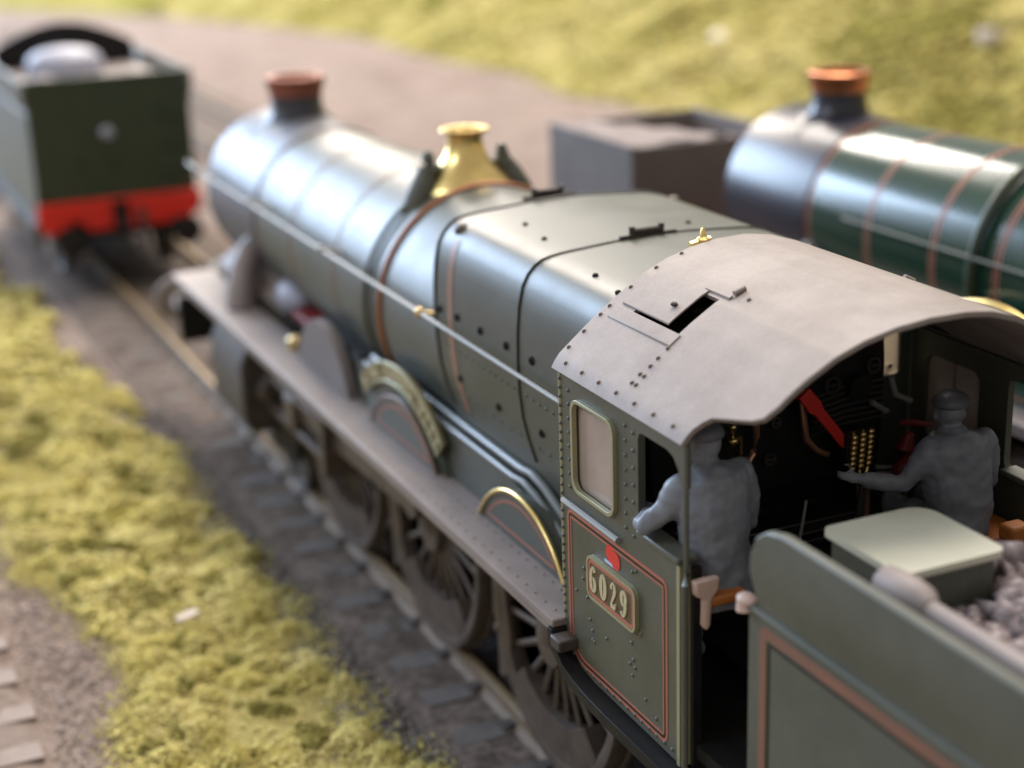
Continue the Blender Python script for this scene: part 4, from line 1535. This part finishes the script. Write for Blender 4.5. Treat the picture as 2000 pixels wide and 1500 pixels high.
def hand(mb, c, fwd, side, down, grip=False, s=1.):
    """palm, four fingers of unequal length, thumb"""
    c, fwd, side, down = Vector(c), Vector(fwd).normalized(), Vector(side).normalized(), Vector(down).normalized()
    mb.tube([c-fwd*.03*s, c+fwd*.03*s, c+fwd*.075*s], [(.034*s, .022*s), (.042*s, .020*s), (.040*s, .017*s)], 12, up=down)
    for i, L in enumerate((.070, .080, .075, .058)):
        b = c+fwd*.07*s+side*(.030-.020*i)*s
        p1 = b+fwd*L*.42*s+down*.012*s
        if grip:
            p2 = p1+fwd*L*.10*s+down*L*.40*s
            p3 = p2-fwd*L*.28*s+down*L*.12*s
        else:
            p2 = p1+fwd*L*.34*s+down*.022*s
            p3 = p2+fwd*L*.20*s+down*.022*s
        mb.tube([b-fwd*.015*s, p1, p2, p3], [.0115*s, .011*s, .010*s, .008*s], 8, up=side)
    t0 = c+fwd*.005*s+side*.040*s
    t1 = t0+side*.030*s+fwd*.030*s+down*.012*s
    t2 = t1+fwd*.030*s+down*.018*s-side*.006*s
    mb.tube([t0-side*.02*s, t1, t2], [.015*s, .013*s, .010*s], 8)

def head_parts(body, hc, yawh, parentname, T, cap=True):
    """head added to the body mesh, cap as a child"""
    R = Matrix.Translation(hc) @ Matrix.Rotation(yawh, 4, 'Z')
    s0 = len(body.v)
    body.ball((0, 0, .02), (.078, .098, .105), 18, 14)
    body.ball((0, .032, -.055), (.056, .062, .065), 14, 10)
    body.ball((0, .098, -.012), (.016, .024, .026), 10, 7)      # nose
    body.ball((0, .088, .022), (.055, .014, .012), 10, 6)       # brow
    body.ball((0, .082, -.062), (.026, .014, .010), 10, 6)      # lips
    body.ball((0, .074, -.094), (.028, .020, .020), 10, 6)      # chin
    for q in (-1, 1):
        body.ball((q*.080, -.008, -.005), (.012, .024, .034), 10, 7)
        body.ball((q*.032, .088, .004), (.012, .008, .008), 8, 5)
    body.xf(R, s0)
    return R

def make_driver():
    """left figure, back to the camera, left elbow over the arm rest"""
    T = thing('person', 'grey unpainted figure in long jacket leaning left elbow out over the cab side', 'person', (-.975, -1.22, 2.40), 'cab crew figures')
    b = MB()
    # torso from hips to shoulders, local origin at the seat
    b.tube([(.0, -.02, -.02), (.0, -.03, .12), (-.01, -.04, .26), (-.02, -.03, .42), (-.03, -.02, .54), (-.035, -.01, .63), (-.04, .0, .68)],
           [(.185, .165), (.195, .165), (.195, .16), (.21, .165), (.215, .16), (.20, .14), (.11, .10)], 22, up=(0, 1, 0))
    b.tube([(-.04, .0, .62), (-.045, .015, .74)], [.075, .062], 14)
    R = head_parts(b, Vector((-.05, .03, .785)), .35, 'driver', T)
    # left arm: shoulder, elbow out over the rest, forearm inwards and forward
    tubeE(b, [(-.19, -.01, .59), (-.27, .03, .46), (-.36, .10, .37)], [(.080, .078), (.072, .070), (.060, .060)])
    tubeE(b, [(-.36, .10, .37), (-.32, .20, .345), (-.24, .30, .345)], [(.060, .060), (.054, .052), (.042, .040)])
    hand(b, (-.21, .335, .345), (.6, .75, .02), (-.75, .6, .2), (0, 0, -1))
    # right arm hanging to the lap
    tubeE(b, [(.15, .0, .61), (.205, -.01, .46), (.215, .02, .31)], [(.075, .078), (.068, .070), (.060, .060)])
    tubeE(b, [(.215, .02, .31), (.17, .16, .22), (.11, .26, .19)], [(.058, .058), (.05, .05), (.040, .038)])
    hand(b, (.085, .30, .185), (-.5, .85, -.1), (-.8, -.5, 0), (0, 0, -1))
    # seated legs
    for q in (-1, 1):
        tubeE(b, [(q*.09, .0, .04), (q*.11, .22, .06), (q*.12, .42, .05)], [(.10, .095), (.088, .085), (.072, .070)])
        tubeE(b, [(q*.12, .42, .05), (q*.12, .42, -.22), (q*.12, .40, -.52)], [(.070, .070), (.062, .062), (.048, .048)])
        tubeE(b, [(q*.12, .37, -.59), (q*.125, .46, -.60), (q*.13, .56, -.615)], [(.05, .05), (.048, .045), (.038, .030)])
    # jacket skirt over the seat back
    b.tube([(.0, -.06, -.08), (.0, -.05, .02), (.0, -.04, .14)], [(.215, .165), (.205, .17), (.19, .16)], 20, up=(0, 1, 0))
    # collar
    b.tube([(-.04, -.005, .655), (-.043, .0, .70)], [(.098, .085), (.082, .075)], 16, up=(0, 1, 0))
    finish_body(b, 'body', FIG, T, folds=.027)
    make_cap(T, R, FIGD)

def make_cap(T, R, m):
    c = MB()
    c.lathe([(.01, .135), (.06, .130), (.098, .105), (.112, .075), (.108, .055), (.088, .045), (.080, .040), (.005, .045)], (0, -.004, 0), 'z', 26)
    c.prism([(-.060, .072), (-.045, .105), (-.02, .130), (.02, .130), (.045, .105), (.060, .072)], 'z', .042, .052)
    c.xf(R)
    c.build('cap', m, T, bevel=.006)

def make_fireman():
    """right figure, left arm stretched to the handle"""
    T = thing('person', 'grey unpainted figure in a cap sitting at the right, left arm stretched to a handle', 'person', (.80, -1.02, 2.26), 'cab crew figures')
    b = MB()
    b.tube([(.0, .0, -.02), (.0, -.02, .10), (-.005, -.03, .22), (-.02, -.02, .36), (-.03, .0, .47), (-.035, .0, .55), (-.035, .02, .62)],
           [(.195, .17), (.20, .165), (.20, .16), (.225, .165), (.24, .16), (.225, .14), (.12, .10)], 22, up=(0, 1, 0))
    b.tube([(-.035, .015, .56), (-.035, .03, .66)], [.075, .062], 14)
    R = head_parts(b, Vector((-.035, .05, .725)), -.55, 'fireman', T)
    tubeE(b, [(-.20, .01, .53), (-.28, .02, .42), (-.345, .05, .345)], [(.082, .08), (.072, .070), (.062, .060)])
    tubeE(b, [(-.345, .05, .345), (-.46, .08, .365), (-.58, .10, .405)], [(.062, .060), (.056, .054), (.046, .044)])
    hand(b, (-.63, .11, .418), (-.95, .12, .25), (0, .3, .95), (.1, .9, -.2), grip=True)
    tubeE(b, [(.185, .0, .53), (.235, .0, .40), (.25, .03, .26)], [(.075, .078), (.066, .068), (.058, .058)])
    tubeE(b, [(.235, .03, .26), (.20, .16, .18), (.15, .27, .16)], [(.056, .056), (.05, .05), (.040, .038)])
    hand(b, (.135, .31, .155), (-.3, .95, -.1), (-.95, -.3, 0), (0, 0, -1))
    for q in (-1, 1):
        tubeE(b, [(q*.09, .02, .04), (q*.11, .24, .06), (q*.12, .44, .05)], [(.10, .095), (.088, .085), (.072, .070)])
        tubeE(b, [(q*.12, .44, .05), (q*.12, .44, -.22), (q*.12, .42, -.52)], [(.070, .070), (.062, .062), (.048, .048)])
        tubeE(b, [(q*.12, .39, -.59), (q*.125, .48, -.60), (q*.13, .58, -.615)], [(.05, .05), (.048, .045), (.038, .030)])
    b.tube([(.0, -.03, -.06), (.0, -.03, .02), (.0, -.03, .12)], [(.20, .16), (.195, .16), (.185, .155)], 20, up=(0, 1, 0))
    b.tube([(-.035, .012, .605), (-.035, .02, .655)], [(.095, .082), (.08, .073)], 16, up=(0, 1, 0))
    finish_body(b, 'body', FIG, T, folds=.027)
    make_cap(T, R, FIGD)

# ------------------------------------------------------------------ wagon in the background
def make_wagon():
    T = thing('open_wagon', 'plain grey open wagon with a low gravel load in front of the glossy green locomotive', 'wagon', (4.62, 0, 0))
    y0, y1, hw = 8.1, 10.25, 1.04
    for s in (-1, 1):
        m = MB()
        m.box(*sorted((s*hw, s*(hw-.07))), y0, y1, 1.25, 2.93)
        m.build('side', GREYW, T, bevel=.01)
        for y in (y0+.6, y1-.6):
            m = MB()
            m.lathe([(.05, -.07), (.40, -.05), (.46, -.07), (.46, .04), (.48, .07), (.05, .08)], (s*.78, y, .46), 'x', 24)
            m.build('wheel', BLACK, T)
    for y in (y0, y1-.07):
        m = MB()
        m.box(-hw+.072, hw-.072, y+.003, y+.067, 1.25, 2.91)
        m.build('end', GREYW, T, bevel=.01)
    m = MB()
    m.box(-hw+.07, hw-.07, y0+.07, y1-.07, 1.20, 1.27)
    m.box(-.95, .95, y0, y1, .85, 1.20)
    m.build('floor', PLATE, T)
    m = MB()
    gx, gy = np.linspace(-hw+.08, hw-.08, 14), np.linspace(y0+.08, y1-.08, 14)
    rows = [[(x, y, 2.55+.34*max(0, min(1, (1.1-x-.5*(y-y0-.8))))+.05*random.random()) for y in gy] for x in gx]
    m.loft(rows, cap=False, closed=False)
    m.build('gravel_load', LOADM, T, kind='stuff')
    for y, d in ((y0, -1), (y1, 1)):
        for s in (-1, 1):
            m = MB()
            m.lathe([(.10, y), (.08, y+d*.30), (.20, y+d*.32), (.20, y+d*.36), (.01, y+d*.38)], (s*.87, 0, 1.03), 'y', 16)
            m.build('buffer', BLACK, T)

# ------------------------------------------------------------------ assemble
build_setting()
make_track(0, -7, 60, 'middle track of rusty rails carrying the weathered green locomotive')
make_track(-5.35, -7, 60, 'leftmost track half buried in pale ballast beyond the grass strip', WOODL)
make_track(4.75, -7, 60, 'track carrying the glossy green locomotive and the grey wagon')
make_loco((0, 0, 0), 'weathered green steam locomotive numbered 6029 with brass bonnet and open cab', cap=COPPERC)
make_loco((4.75, -3.30, 0), 'glossy clean green steam locomotive with copper capped chimney at the right', main=False, G=GREENG, SM=SMOKEG, RF=SMOKEG, PL=PLATE, LN=LINE, cap=COPPER)
make_tender((0, -1.96, 0), 'green lined tender with flared top and cream locker behind the cab', GREENT, LINE)
make_tender((-.57, 23.5, 0), 'green tender with shade-darkened rear and red buffer beam standing ahead at the upper left', GREENT, None, coal=False, rear=True)
make_driver()
make_fireman()
make_wagon()
for i, (x, y, z, r, lab) in enumerate(((17.7, 29.2, 1.25, .42, 'pale boulder on the grass bank left of the copper capped chimney'), (19.0, 20.3, 1.95, .33, 'pale boulder on the grass bank nearest the top right corner'))):
    V = lumps_np('boulder', np.array([[0, 0, 0.]]), [r], .6, .25)
    o = link('boulder', V, STONE)
    o.location = (x, y, z)
    o.rotation_euler = (.3, .5, i)
    tag(o, lab, 'boulder', 'boulders on the grass bank')
m = MB()
m.prism([(-.16, -.03), (.10, -.05), (.17, .0), (.12, .05), (-.12, .04)], 'z', 0, .03)
o = m.build('wood_chip', STONE, bevel=.008)
o.location = (-2.62, 4.75, -.03)
o.rotation_euler = (.1, .15, .75)
tag(o, 'pale sliver of wood lying on the grass strip', 'wood chip')
